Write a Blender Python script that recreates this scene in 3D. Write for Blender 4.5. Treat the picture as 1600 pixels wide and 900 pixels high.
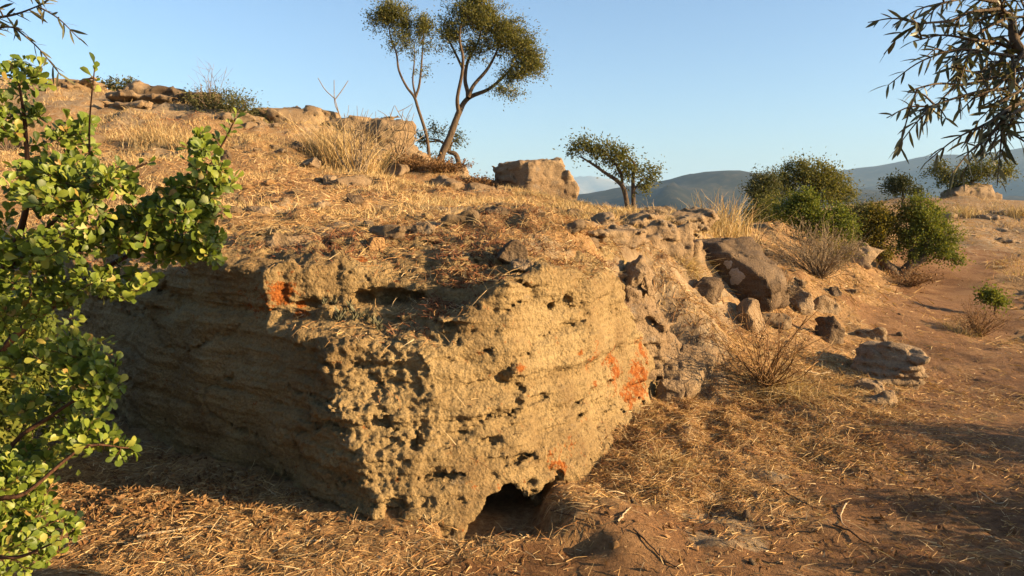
import bpy, math, random
import numpy as np
from mathutils import Vector, Matrix

for o in list(bpy.data.objects):
    bpy.data.objects.remove(o)
SC = bpy.context.scene
COL = SC.collection
rng = np.random.default_rng(11)
random.seed(5)
R = math.radians

# ------------------------------------------------------------------ camera
EYE = 1.55
FPX = 1155.0
PITCH = math.atan(120.0 / FPX)
cam_d = bpy.data.cameras.new('camera')
cam = bpy.data.objects.new('camera', cam_d)
COL.objects.link(cam)
cam.location = (0, 0, EYE)
cam.rotation_euler = (math.pi / 2 - PITCH, 0, 0)
cam_d.sensor_width = 36.0
cam_d.lens = 36.0 * FPX / 1600.0
cam_d.clip_start = 0.05
cam_d.clip_end = 40000
SC.camera = cam

# ------------------------------------------------------------------ light
SUN_EL = R(15.0)
SUN_H = Vector((0.97, -0.245, 0)).normalized()
sun_dir = Vector((SUN_H.x * math.cos(SUN_EL), SUN_H.y * math.cos(SUN_EL), math.sin(SUN_EL)))
world = bpy.data.worlds.new('World')
SC.world = world
world.use_nodes = True
wn, wl = world.node_tree.nodes, world.node_tree.links
wn.clear()
wo = wn.new('ShaderNodeOutputWorld')
bg = wn.new('ShaderNodeBackground')
sky = wn.new('ShaderNodeTexSky')
sky.sky_type = 'NISHITA'
sky.sun_disc = False
sky.sun_elevation = SUN_EL
sky.sun_rotation = math.atan2(SUN_H.x, SUN_H.y)
sky.altitude = 300
sky.air_density = 1.0
sky.dust_density = 2.0
sky.ozone_density = 3.0
bg.inputs['Strength'].default_value = 0.064
wl.new(sky.outputs['Color'], bg.inputs['Color'])
wl.new(bg.outputs[0], wo.inputs['Surface'])
sun_l = bpy.data.lights.new('sun', 'SUN')
sun_l.energy = 5.0
sun_l.angle = R(0.5)
sun_l.color = (1.0, 0.72, 0.40)
sun = bpy.data.objects.new('sun', sun_l)
COL.objects.link(sun)
sun.rotation_euler = sun_dir.to_track_quat('Z', 'Y').to_euler()
sun.location = (20, -5, 12)
SC.view_settings.view_transform = 'Standard'
SC.view_settings.look = 'None'
SC.view_settings.exposure = 2.0
SC.view_settings.gamma = 1.0
SC.view_settings.use_curve_mapping = False
SC.cycles.max_bounces = 5
SC.cycles.diffuse_bounces = 1
SC.cycles.glossy_bounces = 1
SC.cycles.transmission_bounces = 3
SC.cycles.volume_bounces = 0
SC.cycles.use_denoising = True

# ------------------------------------------------------------------ helpers
CP, SP = math.cos(PITCH), math.sin(PITCH)


def P(px, py, d):
    """point seen at photo pixel (px, py) at world distance y = d"""
    a = (px - 800.0) / FPX
    b = (450.0 - py) / FPX
    fy = CP + b * SP
    fz = -SP + b * CP
    s = d / fy
    return np.array([a * s, d, EYE + fz * s])


def proj(p):
    p = np.asarray(p, dtype=float).reshape(-1, 3)
    y = p[:, 1]
    z = p[:, 2] - EYE
    f = y * CP - z * SP
    u = y * SP + z * CP
    f = np.where(f < 0.05, 0.05, f)
    return 800 + FPX * p[:, 0] / f, 450 - FPX * u / f, f


_perm = np.random.default_rng(3).permutation(256)
_perm = np.concatenate([_perm, _perm, _perm]).astype(np.int32)
_grad = np.random.default_rng(4).normal(size=(256, 3))
_grad = (_grad / np.linalg.norm(_grad, axis=1)[:, None]).astype(np.float32)


_g0, _g1, _g2 = (np.ascontiguousarray(_grad[:, k]) for k in range(3))


def perlin(p):
    p = np.asarray(p, dtype=np.float32)
    if len(p) > 16384:
        return np.concatenate([perlin(p[k:k + 16384]) for k in range(0, len(p), 16384)])
    i = np.floor(p)
    f = np.asfortranarray(p - i)
    i = np.asfortranarray(i.astype(np.int32) & 255)
    u = f * f * f * (f * (f * 6 - 15) + 10)
    out = 0
    for dx in (0, 1):
        wx = u[:, 0] if dx else 1 - u[:, 0]
        a = _perm[i[:, 0] + dx]
        for dy in (0, 1):
            wy = u[:, 1] if dy else 1 - u[:, 1]
            b = _perm[a + i[:, 1] + dy]
            for dz in (0, 1):
                wz = u[:, 2] if dz else 1 - u[:, 2]
                h = _perm[b + i[:, 2] + dz]
                n = _g0[h] * (f[:, 0] - dx) + _g1[h] * (f[:, 1] - dy) + _g2[h] * (f[:, 2] - dz)
                out = out + n * wx * wy * wz
    return out * 1.5


def fbm(p, octs=4, gain=0.5, lac=2.03):
    p = np.asarray(p, dtype=np.float32)
    a, s, o = 1.0, 1.0, 0
    for k in range(octs):
        o = o + a * perlin(p * s + 17.3 * k)
        a *= gain
        s *= lac
    return o


def noise2(x, y, f, octs=3, off=0.0, gain=0.5):
    x = np.asarray(x, dtype=float)
    sh = x.shape
    p = np.stack([x.ravel() * f + off, np.asarray(y, dtype=float).ravel() * f - off, np.full(x.size, off * 1.7 + 0.37)], 1)
    return fbm(p, octs, gain).reshape(sh)


def sstep(a, b, x):
    t = np.clip((x - a) / (b - a), 0, 1)
    return t * t * (3 - 2 * t)


class RBF:
    def __init__(self, pts, lam=1e-3):
        pts = np.asarray(pts, dtype=float)
        self.c = pts[:, :2]
        n = len(pts)
        A = np.zeros((n + 3, n + 3))
        A[:n, :n] = self.k(self.c, self.c) + lam * np.eye(n)
        A[:n, n] = 1
        A[:n, n + 1:] = self.c
        A[n:, :n] = A[:n, n:].T
        b = np.zeros(n + 3)
        b[:n] = pts[:, 2]
        self.w = np.linalg.solve(A, b)

    @staticmethod
    def k(a, b):
        d = np.sqrt(((a[:, None, :] - b[None, :, :]) ** 2).sum(2) + 0.04)
        return d ** 1.5 * -1.0

    def __call__(self, x, y):
        x = np.asarray(x, dtype=float)
        q = np.stack([x.ravel(), np.asarray(y, dtype=float).ravel()], 1)
        out = np.empty(len(q))
        for s in range(0, len(q), 20000):
            e = q[s:s + 20000]
            out[s:s + 20000] = self.k(e, self.c) @ self.w[:-3] + self.w[-3] + e @ self.w[-2:]
        return out.reshape(x.shape)


def make_mesh(name, v, faces, smooth=True, attrs=None, mats=None, midx=None):
    """v Nx3; faces: list of (M,k) int arrays (k = 3 or 4)"""
    me = bpy.data.meshes.new(name)
    v = np.ascontiguousarray(v, dtype=np.float32)
    if isinstance(faces, np.ndarray):
        faces = [faces]
    faces = [np.asarray(f) for f in faces if len(f)]
    me.vertices.add(len(v))
    me.vertices.foreach_set('co', v.ravel())
    nl = sum(f.size for f in faces)
    nf = sum(len(f) for f in faces)
    me.loops.add(nl)
    me.polygons.add(nf)
    me.loops.foreach_set('vertex_index', np.concatenate([f.ravel() for f in faces]).astype(np.int32))
    ls, s = [], 0
    for f in faces:
        ls.append(s + np.arange(len(f)) * f.shape[1])
        s += f.size
    me.polygons.foreach_set('loop_start', np.concatenate(ls).astype(np.int32))
    me.polygons.foreach_set('use_smooth', np.full(nf, smooth, dtype=bool))
    if midx is not None:
        me.polygons.foreach_set('material_index', np.asarray(midx, dtype=np.int32))
    me.update(calc_edges=True)
    if attrs:
        for k, a in attrs.items():
            at = me.attributes.new(k, 'FLOAT', 'POINT')
            at.data.foreach_set('value', np.ascontiguousarray(a, dtype=np.float32))
    for m in (mats or []):
        me.materials.append(m)
    return me


def link(name, me, parent=None, loc=None):
    o = bpy.data.objects.new(name, me)
    COL.objects.link(o)
    if parent is not None:
        o.parent = parent
    if loc is not None:
        o.location = loc
    return o


def tag(o, label=None, cat=None, group=None, kind=None):
    if label:
        o['label'] = label
    if cat:
        o['category'] = cat
    if group:
        o['group'] = group
    if kind:
        o['kind'] = kind
    return o


def empty(name, loc=(0, 0, 0)):
    o = bpy.data.objects.new(name, None)
    COL.objects.link(o)
    o.location = loc
    o.empty_display_size = 0.1
    return o


# ------------------------------------------------------------------ materials
def new_mat(name):
    m = bpy.data.materials.new(name)
    m.use_nodes = True
    nt = m.node_tree
    nt.nodes.clear()
    out = nt.nodes.new('ShaderNodeOutputMaterial')
    b = nt.nodes.new('ShaderNodeBsdfPrincipled')
    nt.links.new(b.outputs[0], out.inputs['Surface'])
    b.inputs['Specular IOR Level'].default_value = 0.15
    b.inputs['Roughness'].default_value = 0.9
    return m, nt, b, out


def nd(nt, t, **kw):
    n = nt.nodes.new(t)
    for k, v in kw.items():
        if k in n.inputs:
            n.inputs[k].default_value = v
        else:
            setattr(n, k, v)
    return n


def ramp(nt, src, stops):
    r = nt.nodes.new('ShaderNodeValToRGB')
    els = r.color_ramp.elements
    while len(els) < len(stops):
        els.new(0.5)
    for e, (p, c) in zip(els, stops):
        e.position = p
        e.color = (*c, 1) if len(c) == 3 else c
    nt.links.new(src, r.inputs[0])
    return r.outputs[0]


def mix(nt, fac, a, b, mode='MIX'):
    m = nt.nodes.new('ShaderNodeMix')
    m.data_type = 'RGBA'
    m.blend_type = mode
    for sock, val in ((0, fac), (6, a), (7, b)):
        if isinstance(val, (int, float)):
            m.inputs[sock].default_value = val
        elif isinstance(val, tuple):
            m.inputs[sock].default_value = (*val, 1)
        else:
            nt.links.new(val, m.inputs[sock])
    return m.outputs[2]


def tex(nt, co, scale, detail=5, rough=0.6, off=None, dist=0.0):
    n = nd(nt, 'ShaderNodeTexNoise', Scale=scale, Detail=detail, Roughness=rough, Distortion=dist)
    nt.links.new(co, n.inputs['Vector'])
    return n.outputs['Fac']


def mapped(nt, co, scale=(1, 1, 1), loc=(0, 0, 0)):
    m = nd(nt, 'ShaderNodeMapping')
    m.inputs['Scale'].default_value = scale
    m.inputs['Location'].default_value = loc
    nt.links.new(co, m.inputs['Vector'])
    return m.outputs[0]


def attr(nt, name):
    a = nt.nodes.new('ShaderNodeAttribute')
    a.attribute_name = name
    return a.outputs['Fac']


def bump(nt, b, h, strength=0.5, dist=0.02):
    n = nd(nt, 'ShaderNodeBump', Strength=strength, Distance=dist)
    nt.links.new(h, n.inputs['Height'])
    nt.links.new(n.outputs[0], b.inputs['Normal'])


def math_n(nt, op, a, b):
    m = nt.nodes.new('ShaderNodeMath')
    m.operation = op
    for i, v in enumerate((a, b)):
        if isinstance(v, (int, float)):
            m.inputs[i].default_value = v
        else:
            nt.links.new(v, m.inputs[i])
    return m.outputs[0]


def rock_material(name, c_dark, c_mid, c_light, grey=(0.17, 0.145, 0.115), grey_lo=0.55, lichen=True, k=1.0, strata=0.5):
    m, nt, b, out = new_mat(name)
    co = nt.nodes.new('ShaderNodeTexCoord').outputs['Object']
    big = tex(nt, co, 2.2 * k, 6, 0.62)
    col = ramp(nt, big, [(0.28, c_dark), (0.5, c_mid), (0.72, c_light)])
    st = tex(nt, mapped(nt, co, (1.2 * k, 1.2 * k, 34 * k)), 1.0, 6, 0.7)
    col = mix(nt, 0.42 * strata, col, ramp(nt, st, [(0.35, tuple(0.5 * x for x in c_dark)), (0.65, c_light)]), 'MIX')
    g = tex(nt, mapped(nt, co, (1, 1, 1), (7, 3, 1)), 5.5 * k, 7, 0.7)
    gm = ramp(nt, g, [(grey_lo, (0, 0, 0)), (grey_lo + 0.12, (0.75, 0.75, 0.75))])
    col = mix(nt, gm, col, grey)
    fine = tex(nt, co, 55 * k, 5, 0.75)
    col = mix(nt, 0.75, col, ramp(nt, fine, [(0.3, (0.42, 0.40, 0.38)), (0.5, (1, 1, 1)), (0.7, (1.25, 1.22, 1.15))]), 'MULTIPLY')
    if lichen:
        ln = tex(nt, mapped(nt, co, (1, 1, 1), (2, 9, 4)), 17 * k, 8, 0.8)
        la = math_n(nt, 'ADD', attr(nt, 'lichen'), math_n(nt, 'MULTIPLY', math_n(nt, 'SUBTRACT', ln, 0.5), 4.2))
        lm = ramp(nt, la, [(0.48, (0, 0, 0)), (0.55, (0.75, 0.75, 0.75)), (0.75, (0.95, 0.95, 0.95))])
        lc = ramp(nt, tex(nt, co, 45, 5, 0.7), [(0.3, (0.10, 0.024, 0.004)), (0.5, (0.21, 0.056, 0.007)), (0.7, (0.30, 0.11, 0.02))])
        col = mix(nt, lm, col, lc)
    nt.links.new(col, b.inputs['Base Color'])
    h1 = tex(nt, co, 28 * k, 6, 0.75)
    vo = nd(nt, 'ShaderNodeTexVoronoi', Scale=60 * k)
    nt.links.new(co, vo.inputs['Vector'])
    hh = math_n(nt, 'ADD', math_n(nt, 'MULTIPLY', h1, 1.0), math_n(nt, 'MULTIPLY', vo.outputs['Distance'], 0.35))
    hh = math_n(nt, 'ADD', hh, math_n(nt, 'MULTIPLY', st, 0.5 * strata))
    bump(nt, b, hh, 0.9, 0.03 / k)
    return m


M = {}
M['rock'] = rock_material('sandstone', (0.140, 0.086, 0.038), (0.236, 0.162, 0.074), (0.300, 0.218, 0.106), grey_lo=0.62)
M['rock_far'] = rock_material('weathered_sandstone', (0.142, 0.090, 0.049), (0.218, 0.147, 0.082), (0.272, 0.196, 0.114), lichen=False, grey_lo=0.56)
M['rock_grey'] = rock_material('grey_sandstone', (0.130, 0.088, 0.052), (0.225, 0.155, 0.090), (0.300, 0.215, 0.130), grey=(0.200, 0.158, 0.112), grey_lo=0.56, lichen=False)
M['rock_dark'] = rock_material('dark_sandstone', (0.055, 0.036, 0.022), (0.105, 0.070, 0.042), (0.180, 0.125, 0.074), grey=(0.160, 0.126, 0.090), grey_lo=0.60, lichen=False)
M['pale_lichen'] = rock_material('pale_lichen', (0.22, 0.18, 0.13), (0.31, 0.26, 0.20), (0.40, 0.35, 0.28), lichen=False, grey_lo=0.7, strata=0.0)
M['stone_orange'] = rock_material('ochre_stone', (0.245, 0.129, 0.054), (0.326, 0.184, 0.075), (0.374, 0.231, 0.109), lichen=False, grey_lo=0.7)


def ground_material():
    m, nt, b, out = new_mat('dry_soil')
    co = nt.nodes.new('ShaderNodeTexCoord').outputs['Object']
    soil = ramp(nt, tex(nt, co, 1.7, 7, 0.65), [(0.3, (0.116, 0.054, 0.022)), (0.5, (0.190, 0.099, 0.042)), (0.72, (0.258, 0.150, 0.068))])
    clod = ramp(nt, tex(nt, co, 38, 5, 0.75), [(0.32, (0.45, 0.42, 0.4)), (0.55, (1, 1, 1)), (0.75, (1.3, 1.25, 1.2))])
    soil = mix(nt, 0.8, soil, clod, 'MULTIPLY')
    straw = ramp(nt, tex(nt, mapped(nt, co, (1, 1, 1), (4, 4, 4)), 30, 5, 0.8), [(0.3, (0.102, 0.051, 0.020)), (0.5, (0.272, 0.160, 0.068)), (0.7, (0.422, 0.286, 0.136))])
    sa = math_n(nt, 'ADD', attr(nt, 'straw'), math_n(nt, 'SUBTRACT', tex(nt, co, 7, 5, 0.7), 0.5))
    col = mix(nt, ramp(nt, sa, [(0.35, (0, 0, 0)), (0.7, (0.85, 0.85, 0.85))]), soil, straw)
    rockc = ramp(nt, tex(nt, co, 9, 6, 0.7), [(0.3, (0.150, 0.102, 0.058)), (0.55, (0.272, 0.197, 0.116)), (0.7, (0.340, 0.265, 0.170))])
    ra = math_n(nt, 'ADD', attr(nt, 'bare'), math_n(nt, 'MULTIPLY', math_n(nt, 'SUBTRACT', tex(nt, co, 5, 6, 0.7), 0.5), 1.6))
    col = mix(nt, ramp(nt, ra, [(0.45, (0, 0, 0)), (0.62, (0.9, 0.9, 0.9))]), col, rockc)
    nt.links.new(col, b.inputs['Base Color'])
    hh = math_n(nt, 'ADD', tex(nt, co, 26, 6, 0.75), math_n(nt, 'MULTIPLY', tex(nt, co, 110, 4, 0.7), 0.4))
    bump(nt, b, hh, 0.9, 0.03)
    return m


M['ground'] = ground_material()


def tint_material(name, stops, rough=0.8, transl=0.0, spec=0.15, objrand=False):
    m, nt, b, out = new_mat(name)
    if objrand:
        src = nt.nodes.new('ShaderNodeObjectInfo').outputs['Random']
    else:
        src = attr(nt, 'tint')
    col = ramp(nt, src, stops)
    nt.links.new(col, b.inputs['Base Color'])
    b.inputs['Roughness'].default_value = rough
    b.inputs['Specular IOR Level'].default_value = spec
    if transl > 0:
        t = nt.nodes.new('ShaderNodeBsdfTranslucent')
        nt.links.new(mix(nt, 1.0, col, (1.15, 1.15, 0.55), 'MULTIPLY'), t.inputs['Color'])
        ms = nt.nodes.new('ShaderNodeMixShader')
        ms.inputs[0].default_value = transl
        nt.links.new(b.outputs[0], ms.inputs[1])
        nt.links.new(t.outputs[0], ms.inputs[2])
        nt.links.new(ms.outputs[0], out.inputs['Surface'])
    return m


M['straw'] = tint_material('straw', [(0.0, (0.116, 0.048, 0.019)), (0.3, (0.272, 0.136, 0.051)), (0.65, (0.435, 0.279, 0.116)), (1.0, (0.544, 0.422, 0.245))], transl=0.15)
M['drygrass'] = tint_material('dry_grass', [(0.0, (0.245, 0.143, 0.054)), (0.5, (0.435, 0.299, 0.136)), (1.0, (0.544, 0.422, 0.231))], transl=0.2)
M['redplant'] = tint_material('red_stonecrop', [(0.0, (0.050, 0.018, 0.012)), (0.35, (0.13, 0.048, 0.024)), (0.7, (0.22, 0.095, 0.042)), (1.0, (0.34, 0.19, 0.09))], transl=0.1)
M['brownbrush'] = tint_material('brown_brush', [(0.0, (0.082, 0.037, 0.015)), (0.5, (0.163, 0.085, 0.034)), (1.0, (0.258, 0.156, 0.068))], transl=0.1)
M['greybrush'] = tint_material('grey_brush', [(0.0, (0.109, 0.075, 0.044)), (0.5, (0.190, 0.136, 0.082)), (1.0, (0.286, 0.218, 0.136))], transl=0.1)
LEAFB = [(0.0, (0.06, 0.085, 0.011)), (0.35, (0.110, 0.155, 0.019)), (0.7, (0.175, 0.21, 0.028)), (0.93, (0.26, 0.26, 0.045)), (1.0, (0.28, 0.18, 0.05))]
M['leaf_bush'] = tint_material('round_leaf', LEAFB, rough=0.45, transl=0.35, spec=0.3)
M['leaf_bush_obj'] = tint_material('round_leaf_single', LEAFB, rough=0.45, transl=0.35, spec=0.3, objrand=True)
LEAFO = [(0.0, (0.045, 0.048, 0.020)), (0.5, (0.09, 0.088, 0.036)), (1.0, (0.18, 0.15, 0.065))]
M['leaf_olive'] = tint_material('olive_leaf', LEAFO, rough=0.5, transl=0.15, spec=0.3)
M['leaf_olive_obj'] = tint_material('olive_leaf_single', LEAFO, rough=0.5, transl=0.15, spec=0.3, objrand=True)
M['leaf_tree'] = tint_material('olive_crown', [(0.0, (0.060, 0.068, 0.018)), (0.5, (0.125, 0.122, 0.032)), (1.0, (0.21, 0.175, 0.05))], transl=0.35)
M['leaf_dark'] = tint_material('dark_crown', [(0.0, (0.030, 0.038, 0.014)), (0.5, (0.065, 0.070, 0.026)), (1.0, (0.12, 0.11, 0.04))], transl=0.25)
M['leaf_green'] = tint_material('green_crown', [(0.0, (0.045, 0.060, 0.012)), (0.5, (0.10, 0.122, 0.021)), (1.0, (0.19, 0.185, 0.035))], transl=0.35)
M['leaf_yellow'] = tint_material('yellowing_crown', [(0.0, (0.045, 0.045, 0.010)), (0.5, (0.12, 0.105, 0.018)), (1.0, (0.26, 0.19, 0.035))], transl=0.35)
M['leaf_succ'] = tint_material('succulent', [(0.0, (0.07, 0.07, 0.04)), (1.0, (0.16, 0.145, 0.085))])


def bark_material(name, c0, c1):
    m, nt, b, out = new_mat(name)
    co = nt.nodes.new('ShaderNodeTexCoord').outputs['Object']
    n = tex(nt, mapped(nt, co, (1, 1, 0.3)), 30, 5, 0.7)
    nt.links.new(ramp(nt, n, [(0.3, c0), (0.7, c1)]), b.inputs['Base Color'])
    bump(nt, b, n, 0.7, 0.02)
    return m


M['bark'] = bark_material('olive_bark', (0.041, 0.027, 0.017), (0.129, 0.092, 0.058))
M['twig'] = bark_material('red_twig', (0.041, 0.020, 0.012), (0.116, 0.058, 0.031))
M['deadwood'] = bark_material('dead_wood', (0.136, 0.095, 0.058), (0.286, 0.218, 0.136))
M['stick'] = bark_material('bleached_stick', (0.286, 0.204, 0.116), (0.449, 0.354, 0.231))
M['darkstick'] = bark_material('dark_stick', (0.041, 0.024, 0.014), (0.102, 0.061, 0.034))


def hill_material(name, c0, c1, c2, s):
    m, nt, b, out = new_mat(name)
    co = nt.nodes.new('ShaderNodeTexCoord').outputs['Object']
    n = tex(nt, co, s, 8, 0.68)
    nt.links.new(ramp(nt, n, [(0.35, c0), (0.52, c1), (0.7, c2)]), b.inputs['Base Color'])
    return m


M['hill'] = hill_material('scrub_hill', (0.006, 0.008, 0.005), (0.016, 0.017, 0.010), (0.055, 0.043, 0.024), 0.045)
M['mountain'] = hill_material('bare_mountain', (0.068, 0.061, 0.041), (0.122, 0.102, 0.068), (0.190, 0.156, 0.109), 0.004)
M['valley'] = hill_material('valley_soil', (0.041, 0.034, 0.017), (0.082, 0.061, 0.031), (0.136, 0.095, 0.048), 0.01)

# ------------------------------------------------------------------ terrain heights
px_pts = [  # photo pixel and distance of points on the hill
    (430, 395, 4.7), (560, 392, 4.8), (690, 405, 4.9), (800, 408, 4.8), (930, 388, 5.6), (350, 400, 5.0), (220, 410, 5.5),
    (600, 355, 6.6), (800, 350, 7.2), (450, 365, 6.2), (350, 330, 7.8), (250, 330, 8.0), (100, 360, 7.6), (-60, 380, 7.5),
    (600, 310, 9.6), (450, 300, 9.6), (300, 285, 10.0), (120, 280, 10.5), (-100, 280, 11), (760, 318, 10.5), (900, 335, 10.0),
    (300, 235, 13), (450, 245, 13.5), (150, 215, 14), (0, 215, 14), (-150, 200, 15), (560, 270, 14), (660, 290, 14), (760, 300, 14), (850, 308, 13),
    (100, 133, 18.5), (200, 147, 18.2), (290, 163, 17.8), (400, 182, 17.4), (480, 196, 17), (560, 212, 16.6), (620, 240, 16.5), (660, 262, 16.6),
    (700, 283, 16.8), (740, 292, 16.5), (800, 296, 15.6), (-100, 115, 19), (-400, 90, 20), (-900, 80, 20),
    (870, 318, 13.6), (930, 330, 12.8), (1000, 336, 12.4), (1060, 343, 12.0), (1120, 355, 11.8),
    (1000, 375, 7.6), (1000, 405, 6.7), (1060, 400, 7.8), (1060, 440, 7.0), (1090, 385, 8.6), (1050, 490, 6.35),
    (1150, 455, 8.2), (1110, 500, 7.0), (1150, 540, 6.7), (1230, 470, 8.8), (1300, 500, 8.8), (1250, 520, 7.9), (1300, 560, 7.3),
    (1200, 385, 10.6), (1300, 430, 11.0), (1260, 385, 13), (1340, 430, 13), (1200, 350, 15), (1300, 360, 17),
    (1410, 432, 14.8), (1550, 490, 10.9), (1480, 510, 9.6), (1600, 440, 14), (1500, 400, 18), (1600, 390, 19.5), (1430, 345, 23), (1550, 345, 23.5),
    (1410, 312, 28), (1520, 308, 29), (1620, 318, 27), (1750, 330, 26), (1300, 325, 24), (1220, 335, 22), (1900, 400, 18),
]
hp = [P(*q) for q in px_pts]
xyz = [  # plain plan points
    (1.35, 5.3, 0.0), (1.5, 4.5, 0.0), (1.3, 3.5, 0.0), (2.2, 5.4, 0.02), (3.1, 6.4, 0.03), (2.5, 4.2, 0.0), (4.2, 6.2, 0.0), (3.5, 3.0, 0.03), (5.5, 7.5, 0.02),
    (6.5, 4.5, 0.15), (0.3, 1.0, 0), (3, 0.5, 0.03), (-2, 0.5, 0.05), (0, -5, 0.1), (5, -5, 0.3), (-6, -5, 0.2), (-6, 1, 0.2), (10, 2, 0.5), (9, 9, 0.2), (14, 12, 0.5),
    (1.35, 5.95, 0.12), (1.7, 6.2, 0.22), (2.0, 6.2, 0.1), (2.6, 6.6, 0.10),
    # beyond the crest
    (-11, 23, 3.6), (-7, 22, 3.0), (-3, 21, 1.9), (-1, 21, 0.8), (1, 18, 0.6), (2.5, 16, 0.6), (0, 25, -1), (4, 20, 0.2), (6, 27, 0.0), (5, 35, -3), (-8, 35, -1),
    (12, 36, 0.2), (20, 36, 0.4), (20, 20, 1.2), (0, 60, -14), (20, 60, -12), (-30, 60, -8), (45, 50, -10), (40, 20, 0), (40, -10, 0), (-40, 10, 6), (-30, -20, 1), (30, -30, -2),
    (-25, 25, 5), (0, -30, 0), (70, 70, -30), (-70, 70, -25), (0, 80, -28),
]
Hhill = RBF(np.array(hp + [np.array(q) for q in xyz]), lam=2e-4)
YF = np.array([(-40, 18), (-9, 9.45), (-4.5, 7.2), (-2.5, 5.2), (-0.95, 4.42), (-0.3, 4.3), (0.1, 4.5), (0.5, 5.0), (0.85, 5.85), (1.0, 6.2), (1.5, 5.6), (2.4, 4.0), (3.0, -60), (80, -60)])


PATH = np.array([(-0.4, 2.2), (0.8, 2.8), (1.9, 3.2), (2.65, 4.2), (3.7, 5.5), (4.6, 7.1), (5.4, 9.4), (7.0, 11.5), (9.0, 15.5), (12, 19)])


def path_dist(x, y):
    best = np.full(np.shape(x), 1e9)
    for a, b in zip(PATH[:-1], PATH[1:]):
        d = b - a
        t = np.clip(((x - a[0]) * d[0] + (y - a[1]) * d[1]) / (d @ d), 0, 1)
        best = np.minimum(best, np.hypot(x - a[0] - t * d[0], y - a[1] - t * d[1]))
    return best


def dirt_mask(x, y):
    w = 0.60 + 0.012 * np.maximum(y, 0) + 0.35 * noise2(x, y, 0.9, 3, 5.1)
    return 1 - sstep(w - 0.15, w + 0.35, path_dist(x, y))


def patches(x, y):
    o = 0 * x
    for (a, b, rx, ry) in [(1.04, 3.44, 0.22, 0.13), (1.28, 3.95, 0.24, 0.10), (1.0, 3.74, 0.18, 0.11), (1.5, 4.32, 0.2, 0.09), (1.15, 3.6, 0.1, 0.2)]:
        o = np.maximum(o, np.exp(-(((x - a) / rx) ** 2 + ((y - b) / ry) ** 2) ** 1.3))
    return o


def shoulder(x, y):
    """rocky flank running back from the right end of the outcrop"""
    best = np.full(np.shape(x), 1e9)
    L = np.array([(1.1, 6.3), (1.5, 7.1), (2.1, 8.3), (2.9, 9.6)])
    for a, b in zip(L[:-1], L[1:]):
        d = b - a
        t = np.clip(((x - a[0]) * d[0] + (y - a[1]) * d[1]) / (d @ d), 0, 1)
        best = np.minimum(best, np.hypot(x - a[0] - t * d[0], y - a[1] - t * d[1]))
    return 1 - sstep(0.25, 0.9, best)


def bare_mask(x, y):
    """bedrock showing through the soil"""
    n = noise2(x, y, 0.55, 4, 9.3)
    hill = sstep(5.0, 8.0, y) * (1 - sstep(3, 5, x))
    crest = sstep(12.5, 16.5, y) * (1 - sstep(-1.5, 0.5, x))
    right = sstep(16, 20, y) * sstep(5, 8, x)
    hill = hill * (1 - sstep(-0.5, 0.8, x))
    return np.clip(0.05 + 0.2 * hill * sstep(0.1, 0.5, n) + 0.55 * crest + 0.5 * right + 0.5 * sstep(0.25, 0.55, n) * hill + 0.6 * shoulder(x, y) + 0.9 * patches(x, y) + 0.55 * sstep(4.3, 5.0, y) * (1 - sstep(7.5, 9.5, y)) * (1 - sstep(1.6, 2.6, x)) * sstep(-0.15, 0.25, noise2(x, y, 1.2, 3, 91.0)), 0, 1)


def terrain(x, y):
    hh = Hhill(x, y)
    yf = np.interp(x, YF[:, 0], YF[:, 1])
    s = sstep(0.0, 0.28 + 1.2 * sstep(0.9, 1.4, x), y - yf)
    z = hh * s + (0.02 * noise2(x, y, 0.5, 2, 1.0)) * (1 - s)
    far = sstep(3, 14, y)
    dm = dirt_mask(x, y)
    z = z + (0.05 + 0.09 * far) * noise2(x, y, 0.7, 3, 2.2) * (1 - 0.6 * dm)
    z = z + (0.030 + 0.03 * far) * noise2(x, y, 3.1, 4, 6.0) * (1 - 0.6 * dm) + 0.014 * noise2(x, y, 11.0, 3, 3.0, 0.6) * (1 - 0.45 * dm)
    band = sstep(4.3, 5.0, y) * (1 - sstep(8.0, 10.0, y)) * (1 - sstep(1.6, 2.6, x))
    z = z + band * (0.045 * noise2(x, y, 2.6, 4, 71.0, 0.6) + 0.02 * noise2(x, y, 8.0, 3, 72.0))
    # trampled hollow of the path
    z = z - 0.05 * dm * (1 - far)
    z = z - 0.14 * sstep(-0.38, -0.32, x) * (1 - sstep(0.12, 0.27, x + 0.08 * noise2(x, y, 6.0, 2, 41.0))) * sstep(3.36, 3.50, y + 0.08 * noise2(x, y, 6.0, 2, 43.0)) * (1 - sstep(4.2, 4.4, y)) + 0.12 * np.exp(-(((x - 0.52) / 0.30) ** 2 + ((y - 3.52) / 0.32) ** 2) ** 1.2) - 0.06 * np.exp(-(((x - 0.33) / 0.1) ** 2 + ((y - 3.32) / 0.06) ** 2))
    sh = shoulder(x, y)
    z = z + sh * (0.06 * noise2(x, y, 1.9, 5, 14.0, 0.65) - 0.03 * np.maximum(0, 0.16 - np.abs(noise2(x, y, 1.6, 2, 15.0))) / 0.16)
    # bedrock steps on the upper hill and on the terrace at the right
    bm = bare_mask(x, y) - 0.6 * sh - 0.6 * band
    st = 0.22 * np.round((z + 0.25 * noise2(x, y, 0.35, 3, 4.4)) / 0.22 + 0.12 * noise2(x, y, 2.0, 2, 8)) - 0.25 * noise2(x, y, 0.35, 3, 4.4)
    z = z + (st - z) * 0.75 * sstep(0.35, 0.7, bm) + 0.03 * patches(x, y) * (0.6 + noise2(x, y, 6.0, 3, 33.0))
    return z


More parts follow.
